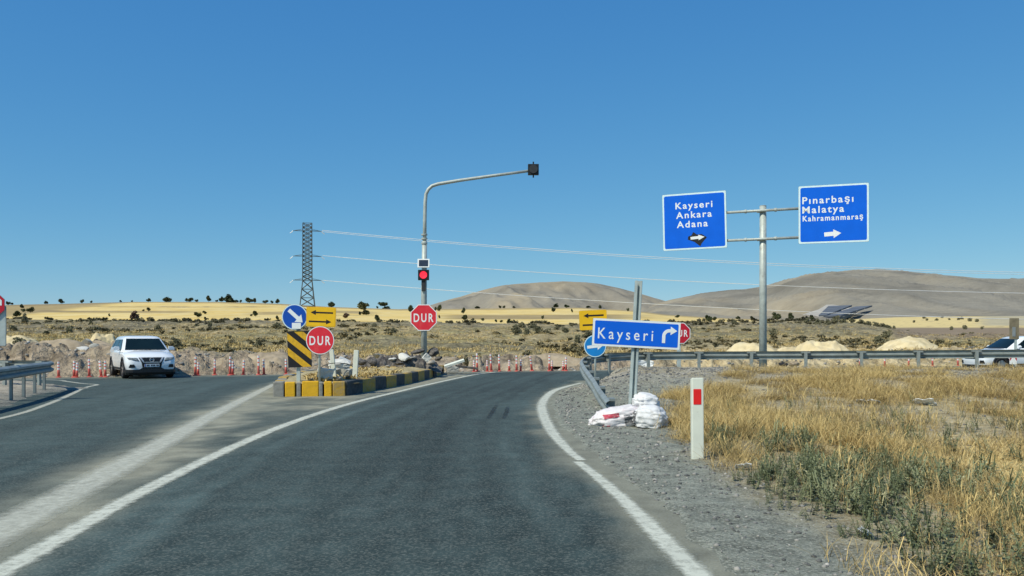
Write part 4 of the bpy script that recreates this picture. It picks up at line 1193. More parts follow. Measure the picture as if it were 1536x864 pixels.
def chunk(name, loc, size, m, label, cat, rot=(0, 0, 0), k=0, group=None):
    me = ROCKS[k % 6].copy(); me.name = name
    o = link_mesh(name, me, M[m])
    o.location = loc; o.scale = size; o.rotation_euler = rot
    return tag(o, label, cat, group)

def slab(name, loc, dims, m, label, cat, rot=(0, 0, 0), rough=0.12, group=None, bev=0.02):
    mb = MB().box((0, 0, 0), dims)
    me = mb.mesh(name)
    bm = bmesh.new(); bm.from_mesh(me)
    bmesh.ops.subdivide_edges(bm, edges=bm.edges, cuts=3, use_grid_fill=True)
    r = random.Random(hash(label) % 999 if False else len(label) * 7)
    s = min(dims)
    for v in bm.verts: v.co += Vector((r.uniform(-1, 1), r.uniform(-1, 1), r.uniform(-1, 1))) * rough * s
    bm.to_mesh(me); bm.free()
    o = link_mesh(name, me, M[m]); o.location = loc; o.rotation_euler = rot
    return tag(o, label, cat, group)

def mound(name, px, Y, w, d, h, m, label, cat, seed, bumps=0.25, z0=None, ex=1.3, tag_it=True, rot=0.0, crest=0.0):
    """heap of loose material with an uneven top; one mesh reaching below the ground"""
    n = 46
    u = np.linspace(-1, 1, n); X, Yg = np.meshgrid(u, u)
    r = np.sqrt(X ** 2 + Yg ** 2)
    ang = np.arctan2(Yg, X)
    wob = 1 + 0.25 * (fbm(np.cos(ang) * 1.6 + seed, np.sin(ang) * 1.6, seed, 3) - 0.5)
    rr_ = np.clip(r * wob, 0, 1.3)
    prof = np.clip(1 - rr_, -0.2, 1) ** 1.0
    q_ = np.clip(1 - rr_, 0, 1) * ex
    prof = np.where(rr_ < 1, q_ - 0.42 * q_ ** 2 * (1.25 / ex) ** 0.5, -(rr_ - 1) * 1.2)
    prof = np.where(rr_ < 1, prof / (ex - 0.42 * ex ** 2 * (1.25 / ex) ** 0.5) if ex <= 1.35 else 1 - np.clip(rr_, 0, 1) ** 1.9, prof)
    nz = fbm(X * 2.4 + seed, Yg * 2.4, seed + 5, 5) - 0.5
    nf = fbm(X * 9 + seed, Yg * 9, seed + 6, 3) - 0.5
    rg = np.abs(fbm(X * 3.3 + seed, Yg * 2.2 - seed, seed + 8, 3) - .5)
    Z = h * (prof + bumps * nz * smooth(-0.05, 0.3, prof) * 2 + (0.16 * nf - 0.45 * bumps * rg) * smooth(0, .2, prof) + crest * X * smooth(0, .4, prof))
    base = land_at(px, Y) if z0 is None else z0
    me = np_mesh(name, np.stack([X * w / 2, Yg * d / 2, Z], -1).reshape(-1, 3), grid_faces(n, n))
    o = link_mesh(name, me, M[m], None, True)
    o.location = ((px - 768) / F * Y, Y, base - 0.05); o.rotation_euler = (0, 0, rot)
    if tag_it: tag(o, label, cat)
    return o

mound('sand_pile', 1128, 57, 5.0, 4.0, 1.22, 'sand', 'low pale sand pile directly behind the sign mast', 'sand pile', 3, 0.2, z0=0.0)
mound('sand_pile', 1082, 56.5, 3.6, 3.0, 0.62, 'sand', 'lowest sand pile trailing off to the left behind the sign mast', 'sand pile', 13, 0.3, z0=0.0)
mound('sand_pile', 1232, 55, 4.4, 4.2, 1.45, 'sand', 'lumpy yellow sand pile between the sign mast and the rounded pile', 'sand pile', 4, 0.3, z0=0.0)
mound('sand_pile', 1183, 57.5, 3.2, 3.2, 0.95, 'sand', 'small yellow sand pile just right of the sign mast', 'sand pile', 5, 0.25, z0=0.0)
mound('sand_pile', 1363, 58, 5.8, 5.0, 1.72, 'sand', 'largest rounded yellow sand pile left of the white car at the right edge', 'sand pile', 6, 0.12, z0=-0.1, ex=1.7)
mound('sand_pile', 5, 45.5, 6.0, 4.0, 1.4, 'sand', 'yellow sand pile at the left edge behind the hairpin guardrail', 'sand pile', 8, 0.2, z0=0.3)
mound('sand_pile', 152, 44, 2.6, 2.4, 1.35, 'sand', 'small yellow sand pile beside the left flank of the white car', 'sand pile', 9, 0.25, z0=0.4)
mound('rubble_mound', 112, 41, 7.2, 5.6, 1.42, 'soil', 'stony soil mound left of the white car behind the bollards', 'soil heap', 10, 0.3, z0=0.1)
mound('soil_heap', 40, 43, 5.0, 4.2, 1.0, 'soil', 'brown soil heap behind the left guardrail', 'soil heap', 11, 0.22, z0=0.2)
mound('soil_heap', 405, 39.5, 3.4, 2.6, 0.75, 'soil', 'grey soil heap behind the striped board', 'soil heap', 12, 0.25, z0=0.2)
mound('soil_heap', 825, 43.5, 4.8, 2.4, 0.55, 'soil', 'low stony heap behind the bollards left of the blue round sign', 'soil heap', 15, 0.3, z0=0.2)

# stones lying on the soil mound and along the closed edge
slab('concrete_slab', P(104, 512.5, 40.6), (0.42, 0.5, 0.12), 'tar', 'dark slab topmost on the stony mound left of the white car', 'rubble', (0.1, 0.05, 0.4))
for i, (px, py, Y, s_, m_) in enumerate(((130, 513.5, 41.2, .32, 'concrete'), (118, 517, 40.2, .26, 'concrete_white'), (140, 520, 40.4, .3, 'concrete'), (126, 522.5, 39.8, .34, 'concrete_white'), (100, 547, 37.8, .35, 'stone'), (92, 538, 38.6, .25, 'stone'), (66, 539, 39.4, .3, 'stone'), (150, 531, 39.6, .22, 'tar'), (135, 536, 38.7, .22, 'stone'), (113, 527, 39.4, .2, 'concrete'), (158, 524, 40.6, .25, 'stone'), (146, 513, 42.3, .22, 'tar'))):
    chunk('rubble_stone', P(px, py, Y), (s_, s_ * .8, s_ * .65), m_, ['pale', 'white', 'grey', 'white', 'brown', 'small', 'lone', 'dark', 'brown', 'grey', 'brown', 'dark'][i] + ' stone ' + ['at the crest of', 'just below the crest of', 'high on the right of', 'in the middle of', 'low at the foot of', 'low on the left of', 'far left below', 'on the right flank of', 'low on the right of', 'centre front of', 'beside the car on', 'behind the crest of'][i] + ' the mound left of the white car', 'stone', (random.uniform(0, 3), random.uniform(-.3, .3), random.uniform(0, 3)), i, 'stones on the mound left of the white car')

# rubble on the island -----------------------------------------------------
def heap_of_tar():
    Y = 33.4
    xs_ = [(a - 768) / F * Y for a in (530, 556, 578, 600, 620, 640)]
    hs = [0.25, 0.42, 0.52, 0.50, 0.56, 0.34]
    labs = ['left end of the dark rubble row on the island', 'second heap of dark asphalt rubble from the left on the island', 'heap of dark asphalt rubble in the middle of the island', 'dark asphalt heap left of the signal pole foot', 'dark asphalt heap around the signal pole foot', 'last dark asphalt heap right of the signal pole']
    for k, (x, h) in enumerate(zip(xs_, hs)):
        px = x / (Y - 0.3 + 0.25 * (k % 2)) * F + 768
        o = mound('rubble_heap', px, Y - 0.9 + 0.35 * k * 0.8, 1.25, 1.3, h, 'tar', labs[k], 'rubble', 60 + k, 0.62, z0=0.36, ex=1.3)
heap_of_tar()
for i, (px, py, Y, sx, sy, sz, m_, lab) in enumerate((
        (540, 544, 31.5, .30, .25, .16, 'tar', 'dark lump behind the right white post on the island'),
        (588, 538.5, 33, .26, .2, .12, 'concrete_white', 'small white lump leaning on the dark rubble row'),
        (606, 535.5, 33.0, .42, .25, .13, 'concrete_white', 'long pale lump in the middle of the dark rubble row'),
        (616, 537.5, 33.4, .34, .25, .12, 'concrete_white', 'pale lump next to the white block near the signal pole'),
        (566, 533.5, 34, .3, .25, .1, 'concrete', 'grey flat lump on top of the dark rubble row'),
        (628, 527, 34.3, .36, .3, .14, 'tar', 'dark flat lump just left of the signal pole'),
        (650, 529, 35.3, .40, .3, .26, 'tar', 'biggest black asphalt lump right of the signal pole'),
        (658, 537, 35.0, .2, .22, .16, 'tar', 'black asphalt lump at the right end of the rubble'),
        (560, 543, 32.2, .22, .2, .15, 'tar', 'dark lump low in front of the rubble row'),
        (600, 545, 32.4, .24, .2, .13, 'tar', 'dark lump in front of the middle of the rubble'),
        (645, 544, 33.6, .22, .2, .14, 'stone', 'brown stone below the white block near the signal pole'),
        (582, 549, 30.0, .1, .1, .07, 'stone', 'small stone on the dry grass of the island'),
        (508, 568, 24.0, .16, .12, .07, 'stone', 'tan stone on the island edge above the worn kerb'),
        (466, 569, 23.9, .12, .1, .06, 'stone', 'tan stone behind the yellow kerb on the island'),
        (522, 566, 24.4, .12, .1, .08, 'tar', 'dark stone between the two white posts'))):
    chunk('rubble_lump', P(px, py, Y), (sx, sy, sz), m_, lab, 'rubble', (random.uniform(-.4, .4), random.uniform(-.3, .3), random.uniform(0, 3)), i)
o = slab('concrete_block', P(640, 536.5, 33.1), (0.26, 0.2, 0.26), 'concrete_white', 'white diamond shaped block in the rubble beside the signal pole', 'concrete block', (0.1, 0.7, 0.3), 0.06)
slab('concrete_block', P(488, 560, 24.0), (0.40, 0.34, 0.26), 'concrete_white', 'white broken concrete block at the foot of the round DUR sign', 'concrete block', (0.05, 0.12, 0.25), 0.10)
slab('concrete_sheet', P(508, 547, 25.3), (0.55, 0.4, 0.20), 'concrete_white', 'white slab leaning between the two white posts on the island', 'rubble', (0.35, -0.08, 0.3), 0.12)
slab('concrete_sheet', P(517, 541.5, 25.9), (0.36, 0.4, 0.05), 'concrete_white', 'thin grey slab tilted on top of the white slab on the island', 'rubble', (0.3, 0.45, 0.2), 0.1)
slab('concrete_block', P(515, 560, 24.9), (0.5, 0.4, 0.26), 'concrete', 'grey block behind the kerb left of the right white post', 'concrete block', (0.05, 0.05, -0.2), 0.12)
bw = empty('bent_wire', P(506, 553, 24.5), 0, 'thin black bent wire arching over the rubble on the island', 'wire')
MB().tube([Vector((0.45 * math.cos(a), 0.1 * math.cos(a), 0.16 * math.sin(a))) for a in np.linspace(0.25, math.pi, 14)], 0.012, 6).build('wire_arc', M['black'], bw)
slab('concrete_block', P(678.5, 554.5, 37.0), (0.50, 0.4, 0.24), 'concrete', 'grey concrete block at the far end of the island kerb', 'concrete block', (0, 0, 0.2), 0.06)
a, b = P(668, 549.5, 37.2), P(695, 540.5, 37.6)
o = slab('fallen_board', (a + b) / 2, ((b - a).length, 0.25, 0.09), 'deline', 'fallen white post lying tilted on the block at the far end of the island', 'roadside post', (0.2, -math.atan2(b.z - a.z, b.x - a.x), 0.1), 0.02)
slab('tar_slab', P(700, 551, 37.4), (0.9, 0.5, 0.08), 'tar', 'dark asphalt slab on the ground under the fallen white post', 'rubble', (0.0, 0.12, 0.2), 0.15)

# ------------------------------------------------------------------ sacks at the post
def sack(name, loc, dims, rot, m, label, seed, knot=False):
    bm = bmesh.new(); bmesh.ops.create_icosphere(bm, subdivisions=5, radius=1)
    from mathutils import noise
    r = random.Random(seed); off = Vector((r.uniform(-9, 9), r.uniform(-9, 9), r.uniform(-9, 9)))
    for v in bm.verts:
        p = v.co.copy()
        e = 0.78
        p = Vector((math.copysign(abs(p.x) ** e, p.x), math.copysign(abs(p.y) ** e, p.y), math.copysign(abs(p.z) ** 0.8, p.z)))
        pinch = 1 - 0.45 * max(0, abs(p.x) - 0.6) / 0.4 * (1 if not knot or p.x < 0 else 1.7)
        p.y *= max(0.12, pinch); p.z *= max(0.15, pinch)
        w = noise.fractal(Vector((p.x * 1.3, p.y * 3.2, p.z * 3.2)) + off, 1.0, 2.0, 4)
        cre = abs(noise.noise(Vector((p.x * 1.5 + p.y * .8, p.y * 3, p.z * 3.4)) + off * 2))
        cr2 = abs(noise.noise(Vector((p.x * 5.5, p.y * 4 + p.x, p.z * 4.5)) + off * 3))
        p *= 1 + 0.13 * w - 0.26 * (0.22 - min(cre, 0.22)) - 0.07 * (0.2 - min(cr2, 0.2))
        if p.z < -0.55: p.z = -0.55 + (p.z + 0.55) * 0.2
        v.co = Vector((p.x * dims[0] / 2, p.y * dims[1] / 2, p.z * dims[2] / 2))
    me = bpy.data.meshes.new(name); bm.to_mesh(me); bm.free()
    root = empty(name, loc, 0, label, 'sack', 'sacks weighing down the Kayseri sign post')
    o = link_mesh('sack_cloth', me, M[m], root, True)
    o.rotation_euler = rot
    return root, o

def patch_on(root, cloth, uc, vc, du, dv, dims, m, name):
    """a printed field lying on the sack's front: small grid shrink-wrapped onto the cloth"""
    dep = bpy.context.evaluated_depsgraph_get(); 
    n = 9; V = []
    for j in range(n):
        for i in range(n):
            x = (uc + du * (i / (n - 1) - .5)) * dims[0]; z = (vc + dv * (j / (n - 1) - .5)) * dims[2]
            ok, p, nrm, _ = cloth.ray_cast(Vector((x, -5, z)), Vector((0, 1, 0)))
            V.append(p + nrm * 0.006 if ok else Vector((x, 0, z)))
    me = np_mesh(name, np.array([tuple(v) for v in V]), grid_faces(n, n))
    o = link_mesh(name, me, M[m], cloth, True)
    return o

d1 = (1.02, 0.62, 0.42)
r1, c1 = sack('sand_sack', P(927, 628.5, 14.9), d1, (0, -0.16, 0.12), 'bag_red', 'flat white sack with red print lying left of the Kayseri post', 1)
d2 = (0.62, 0.60, 0.46)
r2, c2 = sack('sand_sack', P(975, 628.5, 14.65), d2, (0, 0.1, -0.25), 'bag', 'bulging plain white sack in front right of the Kayseri post', 2)
d3 = (0.50, 0.46, 0.34)
r3, c3 = sack('sand_sack', P(969, 604, 15.2), d3, (0.1, 0.12, 0.2), 'bag', 'small crumpled white sack topmost on the other sacks', 3, True)
bpy.context.view_layer.update()
patch_on(r1, c1, -0.34, -0.22, 0.24, 0.24, d1, 'print_red', 'red_print')
patch_on(r1, c1, -0.16, 0.24, 0.26, 0.16, d1, 'print_red', 'red_print')
patch_on(r1, c1, 0.20, 0.0, 0.32, 0.42, d1, 'print_black', 'grey_print')
patch_on(r2, c2, -0.40, 0.0, 0.10, 0.5, d2, 'print_black', 'grey_print')

# ------------------------------------------------------------------ litter on the verge
def crumple(name, loc, s, m, label, seed, rot=(0, 0, 0)):
    bm = bmesh.new(); bmesh.ops.create_grid(bm, x_segments=7, y_segments=7, size=1)
    r = random.Random(seed)
    for v in bm.verts: v.co += Vector((r.uniform(-.12, .12), r.uniform(-.12, .12), r.uniform(0, .55)))
    ext = bmesh.ops.extrude_face_region(bm, geom=bm.faces[:])
    for v in [g for g in ext['geom'] if isinstance(g, bmesh.types.BMVert)]: v.co.z -= 0.05
    me = bpy.data.meshes.new(name); bm.to_mesh(me); bm.free()
    o = link_mesh(name, me, M[m]); o.location = loc; o.scale = s; o.rotation_euler = rot
    return tag(o, label, 'litter')
def on_verge(px, py):
    z = 0.0
    for _ in range(6):
        Y = (CAMZ - z) * F / (py - HOR); x = (px - 768) / F * Y
        z = float(verge_z(np.array(x), np.array(Y)))
    return Vector((x, Y, z))
for i, (px, py, s_, lab, m_) in enumerate(((1387, 606, .22, 'largest white scrap of litter in the dry grass', 'litter'), (1311, 602, .13, 'small white scrap in the dry grass left of the largest one', 'litter'), (1292, 594, .12, 'pale scrap beside the small white scrap in the dry grass', 'litter_pale'), (1459, 606, .12, 'pale scrap right of the largest white litter', 'litter_pale'), (1301, 572, .12, 'pale scrap near the guardrail in the dry grass', 'litter_pale'), (1297, 803, .07, 'bluish white scrap among green weeds', 'litter'), (1115, 703, .09, 'white scrap right of the delineator post', 'litter'))):
    p = on_verge(px, py + 2); p.z += 0.02 + s_ * 0.15
    crumple('litter_scrap', p, (s_, s_ * .7, s_ * .6), m_, lab, 30 + i, (0.5, 0.1, random.uniform(0, 3)))
o = slab('white_sack_heap', P(965, 545, 35.6), (0.7, 0.5, 0.32), 'litter', 'white bundle lying behind the guardrail beside the Kayseri post', 'bundle', (0.0, 0.25, 0.2), 0.2)
chunk('dark_tyre_scrap', P(1176, 547, 35.2), (.28, .2, .2), 'rubber', 'black lump under the guardrail right of the sign mast', 'rubble', (0.2, 0, 0.4), 1)
chunk('rust_lump', P(1190, 546, 35.5), (.3, .2, .16), 'soil', 'brown lump beside the black one under the guardrail', 'rubble', (0.2, 0, 0.4), 2)

# board on a post in front of the pickup
def right_board():
    Y = 33.0
    b0 = P(1524, 508, Y); b0.z = 0.3
    root = empty('road_board', b0, 0, 'brown weathered board on a post with a red and white chevron below, before the pickup', 'road sign')
    q = lambda px, py: P(px, py, Y) - b0
    MB().box((0, 0.03, q(0, 480).z / 2), (0.07, 0.07, q(0, 480).z)).build('post', M['steel'], root)
    c = q(1521, 493)
    MB().prism(rrect(0.36, 0.80, 0.02), -0.02, 0.0).build('brown_board', M['wood'], root, loc=(c.x, 0, c.z))
    MB().prism(rrect(0.12, 0.36, 0.01), -0.035, -0.018).build('grey_sticker', M['back'], root, loc=(c.x - 0.02, 0, c.z - 0.12))
    c = q(1519.5, 537)
    bd = MB().prism(rrect(0.27, 0.48, 0.01), -0.02, 0.0).build('chevron_plate', M['white'], root, loc=(c.x, 0, c.z))
    MB().prism([(-0.13, -0.12), (0, 0.1), (0.13, -0.12), (0.13, 0.04), (0, 0.235), (-0.13, 0.04)], -0.0235, -0.019).build('chevron', M['red_deep'], bd)
right_board()

# ------------------------------------------------------------------ vehicles
def boolean_cut(o, cutter):
    md = o.modifiers.new('cut', 'BOOLEAN'); md.operation = 'DIFFERENCE'; md.object = cutter; md.solver = 'EXACT'
    bpy.context.view_layer.update()
    me = bpy.data.meshes.new_from_object(o.evaluated_get(bpy.context.evaluated_depsgraph_get()))
    o.modifiers.clear(); me.name = o.name
    mats = list(o.data.materials); o.data = me
    me.materials.clear()
    for m_ in mats: me.materials.append(m_)
    bpy.data.objects.remove(cutter)

def project_front(body, quad, m, name, parent, n=6, k=5, off=0.012, axis='x', sgn=1):
    """small solid panel following the body surface; quad corners in (y,z) for the front, (x,z) for a flank"""
    q = [Vector((a, b, 0)) for a, b in quad]
    fr = []
    for j in range(k):
        for i in range(n):
            u, v = i / (n - 1), j / (k - 1)
            c = (q[0] * (1 - u) + q[1] * u) * (1 - v) + (q[3] * (1 - u) + q[2] * u) * v
            if axis == 'x': o_, d_ = Vector((6 * sgn, c.x, c.y)), Vector((-sgn, 0, 0))
            else: o_, d_ = Vector((c.x, 6 * sgn, c.y)), Vector((0, -sgn, 0))
            ok, p, nrm, _ = body.ray_cast(o_, d_)
            if not ok: p = Vector((2.0 * sgn, c.x, c.y)) if axis == 'x' else Vector((c.x, 0.85 * sgn, c.y)); nrm = -d_
            fr.append((p - d_ * off, p + d_ * 0.03))
    V = [a for a, _ in fr] + [b for _, b in fr]
    N0 = n * k; fs = []
    for j in range(k - 1):
        for i in range(n - 1):
            a = j * n + i
            fs.append((a, a + 1, a + n + 1, a + n)); fs.append((a + N0, a + n + N0, a + n + 1 + N0, a + 1 + N0))
    rim = [i for i in range(n)] + [j * n + n - 1 for j in range(1, k)] + [(k - 1) * n + i for i in range(n - 2, -1, -1)] + [j * n for j in range(k - 2, 0, -1)]
    for a, b in zip(rim, rim[1:] + rim[:1]): fs.append((a, b, b + N0, a + N0))
    return MB().add(V, fs).build(name, m, parent)

def vehicle(name, label, cat, loc, head, sp):
    root = empty(name, loc, head, label, cat)
    rings = []
    for x, w, zb, zs, zt in sp['stations']:
        half = [(0, zb), (.75 * w, zb), (.93 * w, zb + .05), (.985 * w, zb + .2), (w, zb + .55 * (zs - zb)), (.975 * w, zs - .07), (.90 * w, zs), (.5 * w, zt - .012), (0, zt)]
        rings.append([Vector((x, -y, z)) for y, z in half] + [Vector((x, y, z)) for y, z in half[-2:0:-1]])
    body = MB().hull(rings).build('body', M['carpaint'], root)
    R, wb, wy = sp['R'], sp['axles'], sp['wy']
    for ax in wb:
        cu = MB().tube([(ax, -2, R + .02), (ax, -wy + 0.16, R + .02)], R + .055, 28).tube([(ax, wy - 0.16, R + .02), (ax, 2, R + .02)], R + .055, 28).build('cutter', M['rubber'])
        cu.location = loc; cu.rotation_euler = (0, 0, head)
        bpy.context.view_layer.update()
        boolean_cut(body, cu)
    auto_smooth(body, 38)
    bpy.context.view_layer.update()
    # wheels and arch trims
    for ax in wb:
        for s in (-1, 1):
            y0 = s * (wy - 0.10)
            prof = [(R * .62, -.10), (R * .93, -.11), (R, -.075), (R, .075), (R * .93, .11), (R * .62, .10)]
            n = 28; V = []; fs = []
            for k in range(n):
                a = 2 * math.pi * k / n
                for r, o_ in prof: V.append((ax + r * math.cos(a), y0 + o_, R + r * math.sin(a)))
            for k in range(n):
                for j in range(len(prof)):
                    j2 = (j + 1) % len(prof); k2 = (k + 1) % n
                    fs.append((k * 6 + j, k2 * 6 + j, k2 * 6 + j2, k * 6 + j2))
            wh = MB().add(V, fs).build('wheel', M['rubber'], root, True)
            rim = MB()
            yo = y0 + s * 0.085
            rim.tube([(ax, yo - s * .1, R), (ax, yo - s * .03, R)], R * .64, 24)
            rim.tube([(ax, yo - s * .05, R), (ax, yo + s * .012, R)], R * .13, 12)
            for k in range(5):
                a = 2 * math.pi * k / 5 + .3
                rim.box((ax + R * .36 * math.cos(a), yo - s * .005, R + R * .36 * math.sin(a)), (R * .56, .03, R * .17), (0, -a, 0))
            rim.build('rim', M['rim'], wh)
            tr = MB(); aa = np.linspace(-0.12, math.pi + .12, 18)
            for k in range(17):
                a, b = aa[k], aa[k + 1]
                y = s * (wy + .012)
                q = [(ax + r * math.cos(t), y, R + .02 + r * math.sin(t)) for r, t in ((R + .03, a), (R + .10, a), (R + .10, b), (R + .03, b))]
                tr.add(q + [(x, y - s * .14, z) for x, y, z in q], [(0, 1, 2, 3), (7, 6, 5, 4), (0, 4, 5, 1), (1, 5, 6, 2), (2, 6, 7, 3), (3, 7, 4, 0)])
            if sp.get('cladding'): tr.build('arch_trim', M['plastic_dark'], root)
    # cabin
    c = sp['cabin']; zb, zr = c['z']
    def geo(z):
        t = (z - zb) / (zr - zb)
        return c['xf'][0] + (c['xf'][1] - c['xf'][0]) * t, c['xr'][0] + (c['xr'][1] - c['xr'][0]) * t, c['w'][0] + (c['w'][1] - c['w'][0]) * t
    def ring(z, ins=0.0):
        xf, xr, w = geo(min(z, zr)); w -= ins; xf -= ins * 1.8; xr += ins * 1.2
        pts = [(xf + .07 * (1 - (j / 3) ** 2), j / 3 * w * .93) for j in range(-3, 4)]
        pts += [(xf - .10, w), ((xf + xr) / 2, w + .015), (xr + .10, w)]
        pts += [(xr - .05 * (1 - (j / 3) ** 2), -j / 3 * w * .93) for j in range(-3, 4)]
        pts += [(xr + .10, -w), ((xf + xr) / 2, -w - .015), (xf - .10, -w)]
        return [Vector((x, y, z)) for x, y in pts]
    zs_ = [zb - .06, zb, zr - .10, zr - .03, zr + .01, zr + .035]
    cab = MB().hull([ring(zs_[0]), ring(zs_[1]), ring(zs_[2]), ring(zs_[3], .015), ring(zs_[4], .07), ring(zs_[5], .22)]).build('cabin', M['carpaint'], root)
    auto_smooth(cab, 40)
    # windscreen and rear window
    for nm, front in (('windscreen', True), ('rear_window', False)):
        V = []; k, n = 5, 9
        za, zc = zb + .03, zr - .075
        for j in range(k):
            z = za + (zc - za) * j / (k - 1); xf, xr, w = geo(z)
            for i in range(n):
                u = -1 + 2 * i / (n - 1); y = u * (w * .90)
                x = xf + .07 * (1 - (y / (w * .93)) ** 2) + .012 if front else xr - .05 * (1 - (y / (w * .93)) ** 2) - .012
                V.append((x, y, z))
        N0 = len(V); V += [(x - (.03 if front else -.03), y, z) for x, y, z in V]
        fs = [tuple(int(a) for a in f) for f in grid_faces(k, n)] + [tuple(int(a) + N0 for a in f[::-1]) for f in grid_faces(k, n)]
        rim = [i for i in range(n)] + [j * n + n - 1 for j in range(1, k)] + [(k - 1) * n + i for i in range(n - 2, -1, -1)] + [j * n for j in range(k - 2, 0, -1)]
        fs += [(a, b, b + N0, a + N0) for a, b in zip(rim, rim[1:] + rim[:1])]
        o = MB().add(V, fs).build(nm, M['glass'], root, False)
        if front:
            z = za - .02; xf, xr, w = geo(z)
            MB().tube([(xf + .075, -.5, z + .035), (xf + .07, .12, z + .05)], .012, 6).build('wiper', M['black'], o)
            MB().tube([(xf + .085, .05, z + .035), (xf + .05, .62, z + .05)], .012, 6).build('wiper', M['black'], o)
    for s in (-1, 1):
        for win in c['side']:
            V = []
            for x, z in win:
                w = geo(z)[2]; V.append((x, s * (w + .022), z))
            V += [(x, y - s * .04, z) for x, y, z in V]; n = len(win)
            fs = [tuple(range(n)), tuple(range(2 * n - 1, n - 1, -1))] + [(k, (k + 1) % n, (k + 1) % n + n, k + n) for k in range(n)]
            MB().add(V, fs).build('side_window', M['glass'], root)
        mx_, my, mz = sp['mirror']
        mb = MB().hull([[Vector((mx_ + dx + t * .05, s * (my + .10 + dy), mz + dz)) for dx, dy, dz in ((0, -.11, -.07), (0, .10, -.06), (0, .12, .03), (0, .04, .085), (0, -.10, .075))] for t in (-1, 0.4, 1.4)])
        mi = mb.build('mirror', M['carpaint'], root, bevel=.012)
        MB().box((mx_, s * (my - .02), mz - .06), (.07, .14, .035)).build('mirror_arm', M['plastic_black'], mi)
    for d in sp['front']:
        nm, m_, quads = d[0], d[1], d[2]
        for q in quads:
            project_front(body, q, M[m_], nm, root, off=d[3] if len(d) > 3 else .012)
    sk = [(1.80, -.905), (1.98, -.875), (2.09, -.79), (2.165, -.66), (2.19, -.35), (2.195, 0), (2.19, .35), (2.165, .66), (2.09, .79), (1.98, .875), (1.80, .905)]
    sk = [(x + .012, y * 1.006) for x, y in sk] + [(x - .22, y * .86) for x, y in sk[::-1]]
    MB().hull([[Vector((x - .05, y * .97, .15)) for x, y in sk], [Vector((x, y, .24)) for x, y in sk], [Vector((x - .004, y, .345)) for x, y in sk]]).build('front_skirt', M['plastic_black'], root, bevel=.008)
    for d in sp.get('flank', ()):
        for s in (-1, 1):
            project_front(body, d[2], M[d[1]], d[0], root, n=8, axis='y', sgn=s, off=.01)
    return root, body
mirq = lambda q: [(-a, b) for a, b in q]
suv = dict(R=.345, axles=(-1.30, 1.34), wy=.90, cladding=True, mirror=(.62, .90, 1.12),
           stations=[(-2.18, .66, .46, .90, .97), (-2.10, .82, .33, 1.0, 1.06), (-1.6, .91, .27, 1.05, 1.10), (-.5, .915, .25, 1.03, 1.08), (.6, .915, .25, 1.01, 1.08), (1.1, .915, .25, .985, 1.06), (1.55, .91, .25, .94, 1.01), (1.88, .885, .25, .87, .94), (2.04, .84, .25, .79, .86), (2.13, .77, .25, .71, .77), (2.17, .66, .27, .62, .66)],
           cabin=dict(z=(1.04, 1.58), xf=(1.05, .22), xr=(-2.02, -1.62), w=(.85, .64),
                      side=[[(.72, 1.09), (-.28, 1.09), (-.28, 1.47), (.14, 1.47)], [(-.36, 1.09), (-1.22, 1.09), (-1.18, 1.46), (-.36, 1.47)], [(-1.29, 1.12), (-1.66, 1.18), (-1.45, 1.43), (-1.25, 1.45)]]),
           front=[('grille', 'plastic_black', [[(-.36, .60), (.36, .60), (.46, .80), (-.46, .80)], [(-.33, .42), (.33, .42), (.36, .598), (-.36, .598)]]),
                  ('grille_bar', 'chrome', [[(-.30, .60), (-.25, .60), (-.36, .80), (-.43, .80)], [(.25, .60), (.30, .60), (.43, .80), (.36, .80)], [(-.25, .60), (.25, .60), (.23, .635), (-.23, .635)]], .022),
                  ('headlight', 'lens', [[(.47, .68), (.80, .72), (.84, .80), (.50, .785)], mirq([(.47, .68), (.80, .72), (.84, .80), (.50, .785)])], .018),
                  ('headlight_surround', 'plastic_black', [[(.44, .655), (.60, .675), (.60, .69), (.46, .70)], mirq([(.44, .655), (.60, .675), (.60, .69), (.46, .70)])]),
                  ('fog_light', 'plastic_black', [[(.58, .42), (.80, .42), (.76, .54), (.62, .54)], mirq([(.58, .42), (.80, .42), (.76, .54), (.62, .54)])]),
                  ('lower_bumper', 'plastic_black', [[(-.84, .255), (.84, .255), (.84, .35), (-.84, .35)], [(-.44, .352), (.44, .352), (.33, .415), (-.33, .415)]], .022),
                  ('number_plate', 'plate', [[(-.26, .445), (.26, .445), (.26, .555), (-.26, .555)]], .03)],
           flank=[('sill_trim', 'plastic_dark', [(-.86, .255), (.90, .255), (.90, .40), (-.86, .40)])])
cp = G(214, 567.5)
car, cbody = vehicle('parked_car', 'white compact SUV facing the camera on the left road', 'car', (cp.x - 0.72, cp.y + 1.55, 0), math.radians(-57), suv)
car.name = 'white_car'
# badge ring with bar on the grille, and the plate's blue band with its dark characters
project_front(cbody, [(-.085, .70), (.085, .70), (.085, .72), (-.085, .72)], M['chrome'], 'badge_bar', car, off=.03)
xb = cbody.ray_cast(Vector((6, 0, .71)), Vector((-1, 0, 0)))[1].x + .03
MB().tube([(xb, .075 * math.cos(a), .71 + .075 * math.sin(a)) for a in np.linspace(0, 2 * math.pi, 25)], .011, 8).build('badge_ring', M['chrome'], car)
pl = [ch for ch in car.children if ch.name.startswith('number_plate')][0]
project_front(cbody, [(-.255, .45), (-.225, .45), (-.225, .55), (-.255, .55)][::1], M['blue_deep'], 'plate_band', pl, off=.033)
for k, y in enumerate((-.17, -.115, -.02, .035, .09, .17, .215)):
    project_front(cbody, [(y - .018, .47), (y + .018, .47), (y + .018, .53), (y - .018, .53)], M['black'], 'plate_character', pl, n=2, k=2, off=.034)

